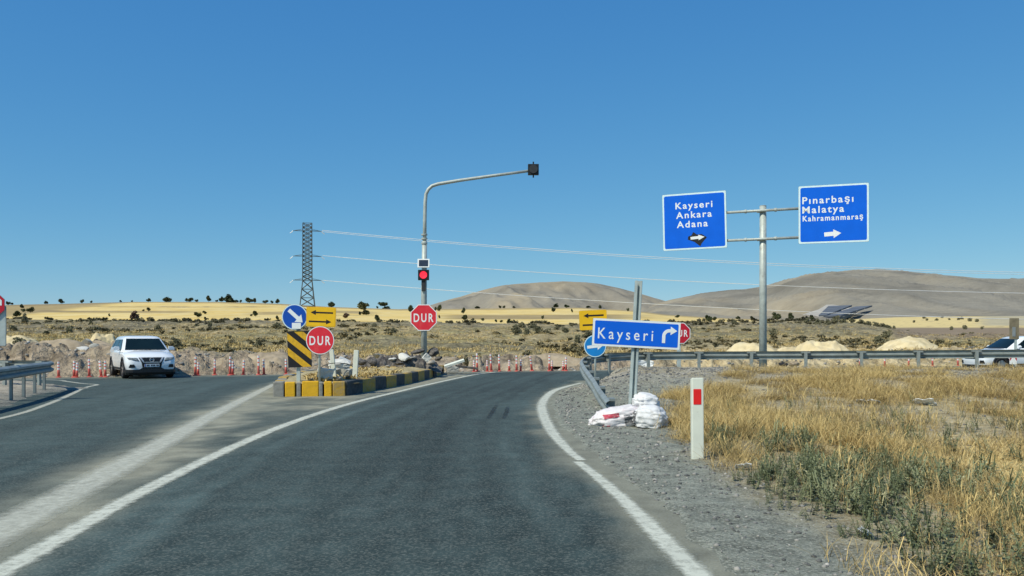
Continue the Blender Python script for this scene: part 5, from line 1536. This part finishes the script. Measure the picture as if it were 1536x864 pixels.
pk = dict(suv); pk['front'] = [('grille', 'plastic_black', [[(-.46, .60), (.46, .60), (.52, .78), (-.52, .78)]]),
               ('headlight', 'plastic_black', [[(.54, .66), (.82, .68), (.86, .80), (.56, .77)], mirq([(.54, .66), (.82, .68), (.86, .80), (.56, .77)])], .018),
               ('fog_light', 'plastic_black', [[(.56, .40), (.80, .40), (.78, .54), (.60, .54)], mirq([(.56, .40), (.80, .40), (.78, .54), (.60, .54)])]),
               ('lower_bumper', 'plastic_black', [[(-.84, .255), (.84, .255), (.84, .33), (-.84, .33)]], .014)]
hd = math.pi + 0.10
Yk = 38.2
fw = Vector(((1501 - 768) / F * Yk, Yk, 0))
cen = fw - Matrix.Rotation(hd, 3, 'Z') @ Vector((1.34, .80, 0))
suv2, _ = vehicle('white_car', 'white car with a dark headlight behind the guardrail at the right edge', 'car', (cen.x, cen.y, 0.0), hd, pk)

# ------------------------------------------------------------------ pylon and wires
def pylon():
    Y = 262.0
    zb = land_at(461, Y)
    b0 = Vector(((461 - 768) / F * Y, Y, zb))
    root = empty('lattice_pylon', b0, math.radians(14), 'steel lattice power pylon standing in the fields behind the keep right sign', 'pylon')
    z = lambda py: CAMZ + (HOR - py) / F * Y - zb
    s = Y / F
    H = z(335); zk = z(421)
    wt, wk, wbm = 1.33, 1.38, 2.45
    wid = lambda q: wbm + (wk - wbm) * min(1, q / zk) if q < zk else wk + (wt - wk) * (q - zk) / (H - zk)
    for sx in (-1, 1):
        for sy in (-1, 1):
            MB().tube([(sx * wid(q), sy * wid(q), q) for q in (-1.0, zk, H)], [.17, .15, .12], 5).build('leg', M['lattice'], root)
    br = MB()
    lv = list(np.linspace(0, zk, 5)) + list(np.linspace(zk, H, 15))[1:]
    for a, b in zip(lv, lv[1:]):
        for k in range(4):
            c = [(-1, -1), (1, -1), (1, 1), (-1, 1)]
            p, q = c[k], c[(k + 1) % 4]
            br.tube([(p[0] * wid(a), p[1] * wid(a), a), (q[0] * wid(b), q[1] * wid(b), b)], .085, 4, False)
            br.tube([(q[0] * wid(a), q[1] * wid(a), a), (p[0] * wid(b), p[1] * wid(b), b)], .085, 4, False)
            br.tube([(p[0] * wid(b), p[1] * wid(b), b), (q[0] * wid(b), q[1] * wid(b), b)], .055, 4, False)
    br.build('lattice_bracing', M['lattice'], root)
    for py in (346, 384, 420):
        q = z(py)
        for sx in (-1, 1):
            arm = MB()
            tip = Vector((sx * 4.2, 0, q - .1))
            for sy in (-1, 1):
                arm.tube([(sx * wid(q), sy * wid(q), q), tip], .06, 4)
            arm.tube([(sx * wid(q), 0, q + .5), tip], .045, 4)
            a = arm.build('cross_arm', M['lattice'], root)
            MB().tube([tip + Vector((0, 0, -.05)), tip + Vector((sx * .5, 0, -.55)), tip + Vector((sx * .9, 0, -.8))], .11, 6).build('insulator', M['wire'], a)
    return root
pylon()
def wire(label, pix, Y0, Y1, r):
    """cable through three photo points between two distances"""
    (x0, y0), (x1, y1), (x2, y2) = pix
    A = np.polyfit([x0, x1, x2], [y0, y1, y2], 2)
    pts = []
    for px in np.linspace(x0, x2, 40):
        t = (px - x0) / (x2 - x0)
        pts.append(P(px, float(np.polyval(A, px)), 1 / ((1 - t) / Y0 + t / Y1)))
    root = empty('power_line', pts[0], 0, label, 'power line', 'power lines running right from the lattice pylon')
    MB().tube([p - pts[0] for p in pts], r, 5).build('cable', M['wire'], root, True)
wire('upper cable of the topmost pair running right from the lattice pylon', ((483, 345.5), (960, 384), (2050, 410)), 262, 200, .065)
wire('lower cable of the topmost pair running right from the lattice pylon', ((478, 347), (960, 386.5), (2050, 413.5)), 264, 203, .055)
wire('middle level cable running right from the lattice pylon', ((484, 383.5), (960, 418), (2050, 441)), 262, 200, .072)
wire('lowest cable running right from the lattice pylon past the mountain foot', ((484, 420.5), (960, 455), (2050, 484)), 262, 200, .072)

# ------------------------------------------------------------------ trees and bushes
def leaf_cloud(clumps, n, size, seed, zsq=1.0):
    """many small leaf faces spread through the clumps; returns verts, faces, tint"""
    r = np.random.default_rng(seed)
    V, T = [], []
    for (cx, cy, cz, rad) in clumps:
        k = max(4, int(n * (rad ** 2) * 10))
        d = r.normal(size=(k, 3)); d /= np.linalg.norm(d, axis=1)[:, None]
        p = np.array([cx, cy, cz]) + d * rad * (0.45 + 0.6 * r.random((k, 1)) ** 0.5) * np.array([1, 1, zsq])
        base = 0.25 + 0.5 * r.random()
        for q in p:
            a = r.normal(size=3); a /= np.linalg.norm(a); b = np.cross(a, r.normal(size=3)); b /= np.linalg.norm(b)
            s = size * (0.6 + 0.8 * r.random())
            V += [q - a * s - b * s * .5, q + a * s - b * s * .6, q + a * s * .7 + b * s * .6, q - a * s * .6 + b * s * .5]
            t = np.clip(base + 0.3 * (r.random() - .5), 0, 0.99); T += [t] * 4
    V = np.array(V); return V, np.arange(len(V)).reshape(-1, 4), np.array(T)

def tree_variant(kind, seed):
    r = random.Random(seed)
    cl = []
    if kind == 'round':
        for k in range(11):
            a = r.uniform(0, 6.3); rr_ = r.uniform(0, .24); cl.append((rr_ * math.cos(a), rr_ * math.sin(a), r.uniform(.30, .80), r.uniform(.14, .22)))
        tr = .32
    elif kind == 'wide':
        for k in range(16):
            a = r.uniform(0, 6.3); rr_ = r.uniform(0, .85); cl.append((rr_ * math.cos(a), rr_ * math.sin(a) * .7, .35 + .42 * r.random() * (1 - rr_ * .6), r.uniform(.2, .32)))
        tr = .3
    elif kind == 'conifer':
        for k in range(16):
            z = .15 + .8 * k / 15; w = .28 * (1 - z) + .04
            a = r.uniform(0, 6.3); cl.append((w * .6 * math.cos(a), w * .6 * math.sin(a), z, w * .8 + .03))
        tr = .3
    elif kind == 'two':
        for k in range(9):
            a = r.uniform(0, 6.3); rr_ = r.uniform(0, .22); cl.append((rr_ * math.cos(a) + .05, rr_ * math.sin(a), r.uniform(.62, .86), r.uniform(.12, .2)))
        for k in range(5):
            a = r.uniform(0, 6.3); cl.append((.1 * math.cos(a) - .1, .1 * math.sin(a), r.uniform(.12, .34), r.uniform(.09, .15)))
        tr = .6
    else:   # bush
        for k in range(10):
            a = r.uniform(0, 6.3); rr_ = r.uniform(0, .4); cl.append((rr_ * math.cos(a), rr_ * math.sin(a), r.uniform(.2, .62) * (1 - rr_ * .5), r.uniform(.18, .3)))
        tr = .2
    V, Fq, T = leaf_cloud(cl, 150 if kind not in ('wide', 'bush') else 70, .07 if kind != 'wide' else .10, seed)
    V[:, 2] = np.clip(V[:, 2], 0.01, None)
    V[:, 2] /= V[:, 2].max()
    crown = np_mesh('crown', V, Fq, {'tint': T})
    tm = MB(); tm.tube([(0, 0, -.12), (0.01, 0, tr * .5), (.02, 0.01, tr + .12)], [.035, .026, .014], 6)
    for k in range(4):
        a = r.uniform(0, 6.3); tm.tube([(.01, 0, tr * .8), (.13 * math.cos(a), .13 * math.sin(a), tr + .2)], [.014, .006], 4)
    return crown, tm.mesh('trunk')
TV = {k: [tree_variant(k, 300 + 10 * i + j) for j in range(3)] for i, k in enumerate(('round', 'wide', 'conifer', 'two', 'bush'))}
for k in TV:
    for c_, t_m in TV[k]:
        c_.materials.append(M['leaf_bush' if k == 'bush' else 'leaf']); t_m.materials.append(M['bark'])

TREES = []   # px, base row, top row, width, kind, zone, look
def T(zone, look, kind, *rows):
    for r_ in rows: TREES.append((*r_, kind, zone, look))
SKY_, FLD, EDG, VAL = 'on the skyline', 'in the stubble fields', 'at the scrub slope crest', 'in the far valley'
T(SKY_, 'small dark tree', 'round', (12, 457.5, 452, 6), (18, 457.5, 454, 5), (69, 457, 451, 5), (123, 455.5, 449, 5), (137, 455, 450.5, 3), (181, 453.5, 450, 4), (198, 453.2, 450.5, 3), (223, 453, 447, 6), (280, 453, 447, 5), (295, 454, 449, 5), (325, 452.6, 449.5, 4), (355, 456, 450.5, 5), (361, 456, 450.5, 4), (382, 455, 447, 6), (408, 457, 451, 4))
T(SKY_, 'rounded dark tree', 'round', (92, 456, 448, 8), (285, 454.5, 446.5, 9), (313, 451.5, 443, 7), (374, 456, 446, 11), (398, 457.5, 451, 8), (416, 456.5, 448, 7), (332, 459, 448, 6))
T(SKY_, 'wide low dark tree', 'wide', (251, 452.8, 445, 16), (348, 456.5, 451.5, 11), (497, 461, 452, 13))
T(SKY_, 'tall pointed tree', 'conifer', (342, 456.5, 441, 11))
T(SKY_, 'spreading dark tree', 'two', (577, 464, 453, 17), (546, 472, 452, 17))
T(SKY_, 'small round tree', 'round', (566, 463.5, 459, 3), (617, 470, 457.5, 10), (653, 467, 460, 4), (659, 467, 457, 7), (716, 463.5, 459, 7), (750, 462.5, 458, 4), (756, 462.5, 458, 4), (771, 462.5, 459, 5), (834, 461.8, 455, 7), (850, 462.5, 456.5, 7), (882, 463, 458.5, 8), (900, 463.5, 457, 4), (942, 467, 462, 4))
T(FLD, 'small dark bush', 'round', (33, 463, 456, 6), (35, 468, 463, 6), (164, 475, 470, 3), (215, 467, 464, 4), (223, 467, 461, 6), (307, 471, 466, 6), (308, 481, 475, 4), (377, 474.5, 471, 4), (416, 480, 473, 5), (540, 473, 467, 4), (659, 478, 472, 3), (724, 481.5, 477, 5), (709, 481, 477, 5), (744, 483.5, 479, 4), (752, 484, 480, 5), (814, 479, 473, 4), (830, 468, 461, 6), (858, 469, 463, 3), (1016, 477, 472, 7), (1107, 479, 474, 6), (1128, 479, 474, 5), (1072, 481, 475, 6))
T(FLD, 'rounded field tree', 'round', (46, 469, 460, 10), (25, 476, 466, 12), (297, 476, 468, 10), (383, 475, 466, 8), (566, 483, 472, 8), (697, 481, 472, 9), (695, 471, 461, 6), (764, 486, 478, 7), (1063, 483, 472, 10))
T(EDG, 'dark shrub', 'bush', (270, 486, 480, 7), (315, 489, 481, 11), (295, 491, 484, 8), (415, 494, 483, 15), (236, 497, 486, 8), (107, 484, 478.5, 6), (90, 486, 480, 7), (135, 487, 479, 8), (180, 485, 479, 6), (532, 488, 482, 5), (560, 492, 484, 9), (548, 494, 486, 13), (835, 494, 486, 9), (1102, 488, 479, 10), (38, 484, 469, 9), (55, 490, 483, 10))
T(EDG, 'big dark green shrub', 'bush', (775, 500, 486, 15), (783, 492, 482.5, 12), (800, 494, 484, 14), (807, 500, 487, 15), (790, 503, 490, 14), (820, 503, 492, 12), (873, 497, 487, 12), (848, 499, 490, 12))
T(EDG, 'dark hedge shrub', 'bush', (1197, 483, 476, 9), (1212, 484, 476, 11), (1226, 486, 477, 12), (1240, 485, 478, 12), (1253, 484.5, 472.5, 13), (1266, 486, 477, 11), (1278, 487, 479, 11), (1290, 488, 480, 11), (1303, 489, 481, 12), (1314, 491, 482, 11), (1325, 493, 484, 10), (1341, 497, 488, 7), (1333, 495, 487, 9))
T(EDG, 'upright round tree', 'round', (1165, 481, 468, 12), (1186, 482, 469, 9), (1218, 479, 472, 7))
T(VAL, 'small dark bush', 'bush', (1361, 499, 494, 5), (1448, 494, 487, 7), (1427, 495, 489, 5), (1390, 481, 477, 4), (1405, 481, 477, 6), (1413, 477, 474, 4), (1424, 480, 477, 5), (1438, 480, 476, 6), (1443, 479, 475, 5), (1371, 484, 480, 5), (1386, 478, 474, 5), (1455, 482, 476, 6), (1465, 483, 478, 6), (1473, 494, 489, 5))
T('on the scrub slope', 'dark bush', 'bush', (385, 519, 508, 10), (264, 523, 505, 16), (30, 524, 505, 26), (341, 524, 514, 8), (70, 504, 494, 12), (20, 497, 487, 14), (140, 497, 489, 16), (104, 500, 488, 16), (510, 506, 498, 10), (590, 499, 491, 10), (866, 520, 503, 14), (810, 545, 530, 10), (700, 545, 531, 12), (720, 541, 529, 12), (745, 542, 530, 10), (880, 510, 496, 16), (1030, 502, 488, 12), (1080, 512, 503, 12), (1160, 503, 492, 12), (1330, 508, 495, 16), (1320, 517, 503, 18))
T('in the field by the road', 'reddish brown tree', 'round', (202, 481, 466, 11))
T('in the field by the road', 'brown round tree', 'round', (519, 477.5, 469.5, 9))
LM = [(213, 'the white car'), (461, 'the lattice pylon'), (637, 'the signal pole'), (955, 'the Kayseri post'), (1142, 'the sign mast'), (1524, 'the brown road board')]
buckets = {}
for t in TREES:
    lm = min(LM, key=lambda l: abs(l[0] - t[0]))
    buckets.setdefault((t[6], t[5], lm, t[0] >= lm[0]), []).append(t)
for (look, zone, lm, right), lst in buckets.items():
    lst.sort(key=lambda t: abs(t[0] - lm[0]))
    for k, (px, pb, pt, w, kind, _, _) in enumerate(lst):
        num = ORD[k] + ' ' if len(lst) > 1 else ''
        lab = f"{num}{look} {zone} {'right' if right else 'left'} of {lm[1]}"
        if zone == SKY_:
            Y = 515.0 if pb < 470 else 420.0
            Y = Y_for(px, pb, 200) if pb > 466 else 512.0
        elif zone == VAL: Y = Y_for(px, pb, 60, 1450)
        else: Y = Y_for(px, pb, 42)
        z = land_at(px, Y)
        x = (px - 768) / F * Y
        ztop = CAMZ + (HOR - pt) / F * Y
        h = max(ztop - z, (pb - pt) / F * Y * .8)
        crown, trunk = TV[kind][(k + int(px)) % 3]
        bush = kind == 'bush' or 'bush' in look
        o = empty('shrub' if bush else 'field_tree', (x, Y, z - 0.07 * h), random.uniform(0, 6.3), lab, 'shrub' if bush else 'tree', f"{'shrubs' if bush else 'trees'} {zone}")
        cr = link_mesh('crown', crown, None, o); tk = link_mesh('trunk', trunk, None, o)
        span = {'round': .78, 'wide': 2.0, 'conifer': .5, 'two': .72, 'bush': 1.15}[kind]
        wm = w / F * Y / (span * h)
        o.scale = (h * wm * 1.12, h * wm * 1.12, h * 1.1)
        if 'brown' in look and 'tree' in look:
            cm = crown.copy(); cm.materials.clear(); cm.materials.append(M['leaf_brown']); cr.data = cm

# ------------------------------------------------------------------ solar field, works strip on the far slope
def solar_field():
    Yc = 2050.0
    zb = lambda py, Y: CAMZ + (HOR - py) / F * Y
    root = empty('solar_field', P(1250, 466, Yc), 0, 'dark blue panel field with a pale track on the foot of the right mountain', 'solar field')
    o0 = P(1250, 466, Yc)
    def sheet(nm, pix, m_, th=3.0):
        v = [P(a, b, Y) - o0 for a, b, Y in pix]
        n = len(v)
        MB().add(v + [q - Vector((0, 0, th)) for q in v], [tuple(range(n)), tuple(range(2 * n - 1, n - 1, -1))] + [(k, (k + 1) % n, (k + 1) % n + n, k + n) for k in range(n)]).build(nm, M[m_], root)
    sheet('pale_pad', [(1182, 479, 1660), (1262, 476, 1700), (1300, 462, 1900), (1312, 456, 1990), (1240, 457, 1980), (1228, 464, 1860)], 'gravelroad', 6)
    sheet('access_track', [(1300, 458, 1890), (1330, 452, 1960), (1336, 451.2, 1960), (1306, 459.5, 1880)], 'gravelroad', 4)
    for k in range(5):
        t0, t1 = k / 5, (k + .86) / 5
        L = lambda a, b, t: tuple(a[j] + (b[j] - a[j]) * t for j in range(3))
        a0, a1 = (1228, 472.5, 1650), (1243, 458.5, 1830); b0, b1 = (1240, 472.0, 1650), (1279, 457.2, 1830)
        sheet('panel_row', [L(a0, a1, t0), L(b0, b1, t0), L(b0, b1, t1), L(a0, a1, t1)], 'panel', 3)
    for k in range(4):
        t0, t1 = k / 4, (k + .86) / 4
        a0, a1 = (1238, 474, 1640), (1284, 459.3, 1800); b0, b1 = (1262, 472.5, 1640), (1310, 457.5, 1800)
        sheet('panel_row', [L(a0, a1, t0), L(b0, b1, t0), L(b0, b1, t1), L(a0, a1, t1)], 'panel', 3)
solar_field()

# ------------------------------------------------------------------ uncountable cover: scrub, grass, weeds, pebbles
def scatter(name, tmpls, pts, scl, tint, m, tilt=0.0, seed=0, sz=None):
    r = np.random.default_rng(seed)
    n = len(pts); which = r.integers(0, len(tmpls), n)
    VV, FF, TT = [], [], []; off = 0
    rz = r.uniform(0, 2 * math.pi, n); tl = r.normal(0, tilt, (n, 2)) if tilt else np.zeros((n, 2))
    sz = scl if sz is None else sz
    for w, (tv, tf, tt) in enumerate(tmpls):
        I = np.where(which == w)[0]
        if len(I) == 0: continue
        c, s = np.cos(rz[I]), np.sin(rz[I])
        x = tv[None, :, 0] * c[:, None] - tv[None, :, 1] * s[:, None]
        y = tv[None, :, 0] * s[:, None] + tv[None, :, 1] * c[:, None]
        z = np.broadcast_to(tv[None, :, 2], x.shape) * sz[I][:, None]
        x = x * scl[I][:, None] + z * tl[I, 0][:, None]; y = y * scl[I][:, None] + z * tl[I, 1][:, None]
        V = np.stack([x + pts[I, 0][:, None], y + pts[I, 1][:, None], z + pts[I, 2][:, None]], -1)
        k = len(tv)
        VV.append(V.reshape(-1, 3)); FF.append((tf[None] + (np.arange(len(I)) * k)[:, None, None]).reshape(-1, tf.shape[1]) + off)
        TT.append(np.clip(tt[None, :] + tint[I][:, None], 0, 0.995).ravel()); off += len(I) * k
    me = np_mesh(name, np.concatenate(VV), np.concatenate(FF), {'tint': np.concatenate(TT)})
    o = link_mesh(name, me, m)
    return tag(o, kind='stuff')

def scrub_tmpl(seed, n=16):
    r = random.Random(seed)
    cl = [(r.uniform(-.35, .35), r.uniform(-.35, .35), r.uniform(.2, .55), r.uniform(.22, .34)) for _ in range(5)]
    V, Fq, T_ = leaf_cloud(cl, n, .17, seed)
    V[:, 2] = np.clip(V[:, 2], -.05, None)
    return V, Fq, (T_ - .5) * .5
def grass_tmpl(seed, n=18, h=1.0, spread=.28, w=.022, heads=True):
    r = np.random.default_rng(seed); V, Fq, T_ = [], [], []
    for k in range(n):
        a = r.uniform(0, 6.28); d = spread * math.sqrt(r.random()) * .55
        b = np.array([d * math.cos(a), d * math.sin(a), -.03]); l = h * r.uniform(.45, 1.0)
        la = r.uniform(0, 6.28); lean = r.uniform(.05, .5) * l; lv = np.array([math.cos(la), math.sin(la), 0]); sv = np.array([-lv[1], lv[0], 0]) 
        t0 = r.uniform(-.2, .2); o = len(V)
        for t, ww in ((0, w), (.55, w * .8), (1.0, w * (.9 if heads and r.random() < .4 else .25))):
            c = b + np.array([0, 0, l * t * (1 - .12 * t)]) + lv * lean * t * t
            V += [c - sv * ww, c + sv * ww]; T_ += [t0 + .14 * t - .1] * 2
        Fq += [(o, o + 1, o + 3, o + 2), (o + 2, o + 3, o + 5, o + 4)]
    return np.array(V), np.array(Fq), np.array(T_)
def weed_tmpl(seed, stems=6, leaves=15):
    r = np.random.default_rng(seed); V, Fq, T_ = [], [], []
    for k in range(stems):
        a = r.uniform(0, 6.28); d = .16 * math.sqrt(r.random()); b = np.array([d * math.cos(a), d * math.sin(a), -.02]); l = r.uniform(.55, 1.0)
        la = r.uniform(0, 6.28); lv = np.array([math.cos(la), math.sin(la), 0]) * r.uniform(.1, .4) * l
        pt = lambda t: b + np.array([0, 0, l * t]) + lv * t * t
        sv = np.array([math.cos(la + 1.6), math.sin(la + 1.6), 0]) * .010; o = len(V)
        for t in (0, .5, 1): V += [pt(t) - sv, pt(t) + sv]; T_ += [-.1] * 2
        Fq += [(o, o + 1, o + 3, o + 2), (o + 2, o + 3, o + 5, o + 4)]
        for j in range(leaves):
            t = r.uniform(.12, 1.0); c = pt(t); aa = r.uniform(0, 6.28); dr = np.array([math.cos(aa), math.sin(aa), r.uniform(-.2, .9)]); dr /= np.linalg.norm(dr)
            s2 = np.cross(dr, [0, 0, 1]); s2 /= np.linalg.norm(s2); L = r.uniform(.06, .15) * (1.15 - .5 * t); o = len(V)
            V += [c, c + dr * L * .5 + s2 * L * .24, c + dr * L, c + dr * L * .5 - s2 * L * .24]; tt = r.uniform(-.25, .25); T_ += [tt] * 4
            Fq.append((o, o + 1, o + 2, o + 3))
    return np.array(V), np.array(Fq), np.array(T_)

def keep(px, Y, n): return n
# scrub on the bank
N = 5200
px = RNG.uniform(-250, 1750, N); Y = 48 * (192 / 48) ** (RNG.random(N) ** .75)
X = (px - 768) / F * Y
dn = fbm(X * .05, Y * .04, 91, 4); dn2 = fbm(X * .25, Y * .2, 92, 3)
crest = smooth(150, 188, Y) * smooth(0.30, 0.55, fbm(px * .02, px * 0, 93, 3) + .12)
k = (dn + .35 * (dn2 - .5) + .30 * crest) > (0.60 - .08 * (px < 330) * (Y > 80) - .06 * (np.abs(px - 830) < 90) - .07 * (Y > 155))
k &= ~((px > 1335) & (Y > 90) & (dn < .62))
px, Y, X, dn, crest = px[k], Y[k], X[k], dn[k], crest[k]
Z = land_z(px, Y) + land_rough(px, Y)
s_ = RNG.uniform(.3, .9, len(px)) * (0.5 + Y / 240) * (1 + .35 * crest)
tn = .58 - .34 * crest + RNG.normal(0, .16, len(px)) - .25 * (RNG.random(len(px)) < .18)
scatter('scrub', [scrub_tmpl(i) for i in range(5)], np.column_stack([X, Y, Z]), s_, tn, M['scrub'], .1, 1, s_ * RNG.uniform(.45, .75, len(px)))
# dry grass tufts on the bank
N = 16000
px = RNG.uniform(-200, 1700, N); Y = 44 * (150 / 44) ** RNG.random(N)
X = (px - 768) / F * Y; Y0 = edge_Y(px)
k = (Y > Y0 + 5) & (fbm(X * .2, Y * .15, 95, 3) > .42)
px, Y, X = px[k], Y[k], X[k]
scatter('bank_grass', [grass_tmpl(40 + i, 12, 1, .9, .02) for i in range(4)], np.column_stack([X, Y, land_z(px, Y) + land_rough(px, Y)]), RNG.uniform(.5, 1.1, len(px)), RNG.uniform(.1, .7, len(px)), M['grass'], .1, 2, RNG.uniform(.10, .30, len(px)))

def verge_pts(n, xlo, xhi, ylo, yhi, pw=1.0):
    y = ylo + (yhi - ylo) * RNG.random(n) ** pw
    u = RNG.uniform(-.05, .80, n)      # sideways, as a share of the distance
    x = np.clip(u * y, None, 1e9) + RNG.uniform(-.5, .5, n) 
    k = (x > xlo) & (x < xhi)
    return x[k], y[k]
def on_ground(x, y): return np.column_stack([x, y, verge_z(x, y)])
# dry grass of the verge
x, y = verge_pts(76000, 1.5, 27, 4.2, 32.6, 0.75)
d = x - edge_x(y) - shoulder(y); nn = fbm(x * .8, y * .8, 101, 4)
rail_clear = y < np.interp(x, RAIL_FRONT[:, 0], RAIL_FRONT[:, 1]) - .4
clump = fbm(x * 1.9, y * 1.1, 103, 4); patch = fbm(x * .45, y * .28, 104, 3)
weedy = smooth(2.5, 1.2, d + 1.6 * (nn - .5)) * smooth(13.5, 9.5, y)
k = (d + 1.4 * (nn - .5) > 0.1) & rail_clear & (RNG.random(len(x)) < (smooth(33, 22, y) * .60 + .12) * np.maximum(smooth(.44, .60, clump + .6 * (patch - .5)), .6 * smooth(2.8, 4.0, d) * smooth(15.5, 10, y)) * (1 - .75 * weedy))
x, y, nn, d, patch = x[k], y[k], nn[k], d[k], patch[k]
gold = smooth(2.6, 4.2, d + 1.2 * (nn - .5)) * smooth(15.5, 11, y)
s_ = RNG.uniform(.5, 1.2, len(x)) * (.8 + .012 * y)
hz = (.04 + .30 * RNG.random(len(x)) ** 2.6) * (1 - .55 * gold) * (1.0 + .35 * smooth(11, 15, y) - .5 * smooth(20, 29, y)) * (.65 + .8 * patch) * smooth(-.4, .8, d + .6)
tn = .24 + .6 * (patch - .45) + .34 * gold + RNG.normal(0, .16, len(x))
scatter('dry_grass', [grass_tmpl(60 + i, 30, 1, .55 + .06 * i, .0026 if i < 4 else .004, i > 3) for i in range(6)], on_ground(x, y), s_, tn, M['grass'], .35, 3, hz)
# tall thin stalks with seed heads standing above the rest
def stalk_tmpl(seed):
    r = np.random.default_rng(seed); V, Fq, T_ = [], [], []
    for k in range(4):
        b = np.append(r.normal(0, .06, 2), -.02); la = r.uniform(0, 6.28); lv = np.array([math.cos(la), math.sin(la), 0]) * r.uniform(.05, .3); sv = np.array([-lv[1], lv[0], 0]); sv = sv / np.linalg.norm(sv)
        l = r.uniform(.6, 1.0); pt = lambda t: b + np.array([0, 0, l * t]) + lv * t * t
        for t0, t1, w0, w1 in ((0, .5, .006, .005), (.5, .82, .004, .003), (.80, .9, .004, .010), (.9, 1.0, .010, .003)):
            o = len(V); V += [pt(t0) - sv * w0, pt(t0) + sv * w0, pt(t1) + sv * w1, pt(t1) - sv * w1]; T_ += [-.15 + .25 * (t0 > .7)] * 4; Fq.append((o, o + 1, o + 2, o + 3))
        for j in range(5):
            t = r.uniform(.35, .85); aa = r.uniform(0, 6.28); e = np.array([math.cos(aa), math.sin(aa), .9]) * r.uniform(.05, .13); o = len(V)
            V += [pt(t) - sv * .003, pt(t) + sv * .003, pt(t) + e + sv * .006, pt(t) + e - sv * .006]; T_ += [.05] * 4; Fq.append((o, o + 1, o + 2, o + 3))
    return np.array(V), np.array(Fq), np.array(T_)
x, y = verge_pts(5200, 1.5, 16, 4.2, 22, .65)
d = x - edge_x(y) - shoulder(y); nn = fbm(x * 1.3, y * .9, 107, 4)
k = (d > .25) & (nn > .56)
x, y, d = x[k], y[k], d[k]; hz = RNG.uniform(.22, .50, len(x)) * smooth(-.2, .8, d)
scatter('seed_stalks', [stalk_tmpl(500 + i) for i in range(5)], on_ground(x, y), hz, RNG.uniform(.05, .55, len(x)), M['grass'], .15, 8, hz)
# grey-green weeds at the gravel's edge
x, y = verge_pts(30000, 1.5, 12, 4.0, 24, .6)
d = x - edge_x(y) - shoulder(y); nn = fbm(x * 1.3, y * .9, 111, 4); n3 = fbm(x * 3.1, y * 2.2, 112, 3)
dens = smooth(-.25, .35, d + .7 * (n3 - .5)) * smooth(3.4, 1.3, d + 2.4 * (nn - .5)) * smooth(15.5, 8.5, y + 4 * (nn - .5)) + .10 * smooth(0, .4, d) * smooth(24, 12, y)
k = RNG.random(len(x)) < .72 * dens * smooth(.33, .52, nn + .5 * (n3 - .5))
x, y, nn, d = x[k], y[k], nn[k], d[k]
hz = (.08 + .34 * RNG.random(len(x)) ** 1.3) * smooth(-.7, .7, d) * (.7 + .8 * (nn - .3))
scatter('green_weeds', [weed_tmpl(80 + i) for i in range(6)], on_ground(x, y), hz * RNG.uniform(.9, 1.6, len(x)), .50 + RNG.normal(0, .20, len(x)) + .5 * (nn - .5), M['weed'], .25, 4, hz)
# low dry clumps on the island
n = 500
a = RNG.uniform(0, 6.28, n); rr_ = np.sqrt(RNG.random(n)) * .95
c = ISL.mean(0); x = c[0] + 1.35 * rr_ * np.cos(a) * (1 - .1) - .2; y = c[1] + 6.8 * rr_ * np.sin(a)
scatter('island_grass', [grass_tmpl(140 + i, 10, 1, .6, .03) for i in range(4)], np.column_stack([x, y, np.full(n, .36)]), RNG.uniform(.4, .8, n), RNG.uniform(.2, .6, n), M['grass'], .25, 5, RNG.uniform(.06, .2, n))
# pebbles
def pebble_tmpl(seed):
    m_ = rock_mesh('pebble', seed, 1, .6, .3)
    n = len(m_.vertices); co = np.empty(n * 3, np.float32); m_.vertices.foreach_get('co', co)
    f = np.array([p.vertices[:] for p in m_.polygons]); bpy.data.meshes.remove(m_)
    return co.reshape(-1, 3), f, np.zeros(n)
M['pebble'] = attr_mat('pebbles', [(0, (.05, .052, .05)), (.5, (.17, .17, .16)), (.85, (.36, .34, .30)), (1, (.62, .6, .55))])
x, y = verge_pts(42000, .8, 20, 4.2, 33, .7)
d = x - edge_x(y); nn = fbm(x * 1.5, y * 1.5, 121, 3)
k = (d > .28) & (RNG.random(len(x)) < np.where(d < shoulder(y) + .2, .9, .12 + .5 * smooth(24, 29, y)))
x, y = x[k], y[k]
s_ = .005 + .015 * RNG.random(len(x)) ** 4 * (1 + y / 12)
scatter('pebbles', [pebble_tmpl(400 + i) for i in range(4)], on_ground(x, y) + np.array([0, 0, .002]), s_ * 1.2, RNG.uniform(.15, .9, len(x)), M['pebble'], 0, 6)
# loose stones on the berm and soil along the closed edge
N = 5000
px = RNG.uniform(-60, 1560, N); Y = edge_Y(px) + .4 + 9 * RNG.random(N) ** 1.5
X = (px - 768) / F * Y
s_ = .02 + .13 * RNG.random(N) ** 4
k = fbm(X * .4, Y * .5, 131, 3) > .42
scatter('loose_stones', [pebble_tmpl(420 + i) for i in range(4)], np.column_stack([X, Y, land_z(px, Y) + land_rough(px, Y)])[k], s_[k], RNG.uniform(.45, .95, k.sum()), M['pebble'], 0, 7)
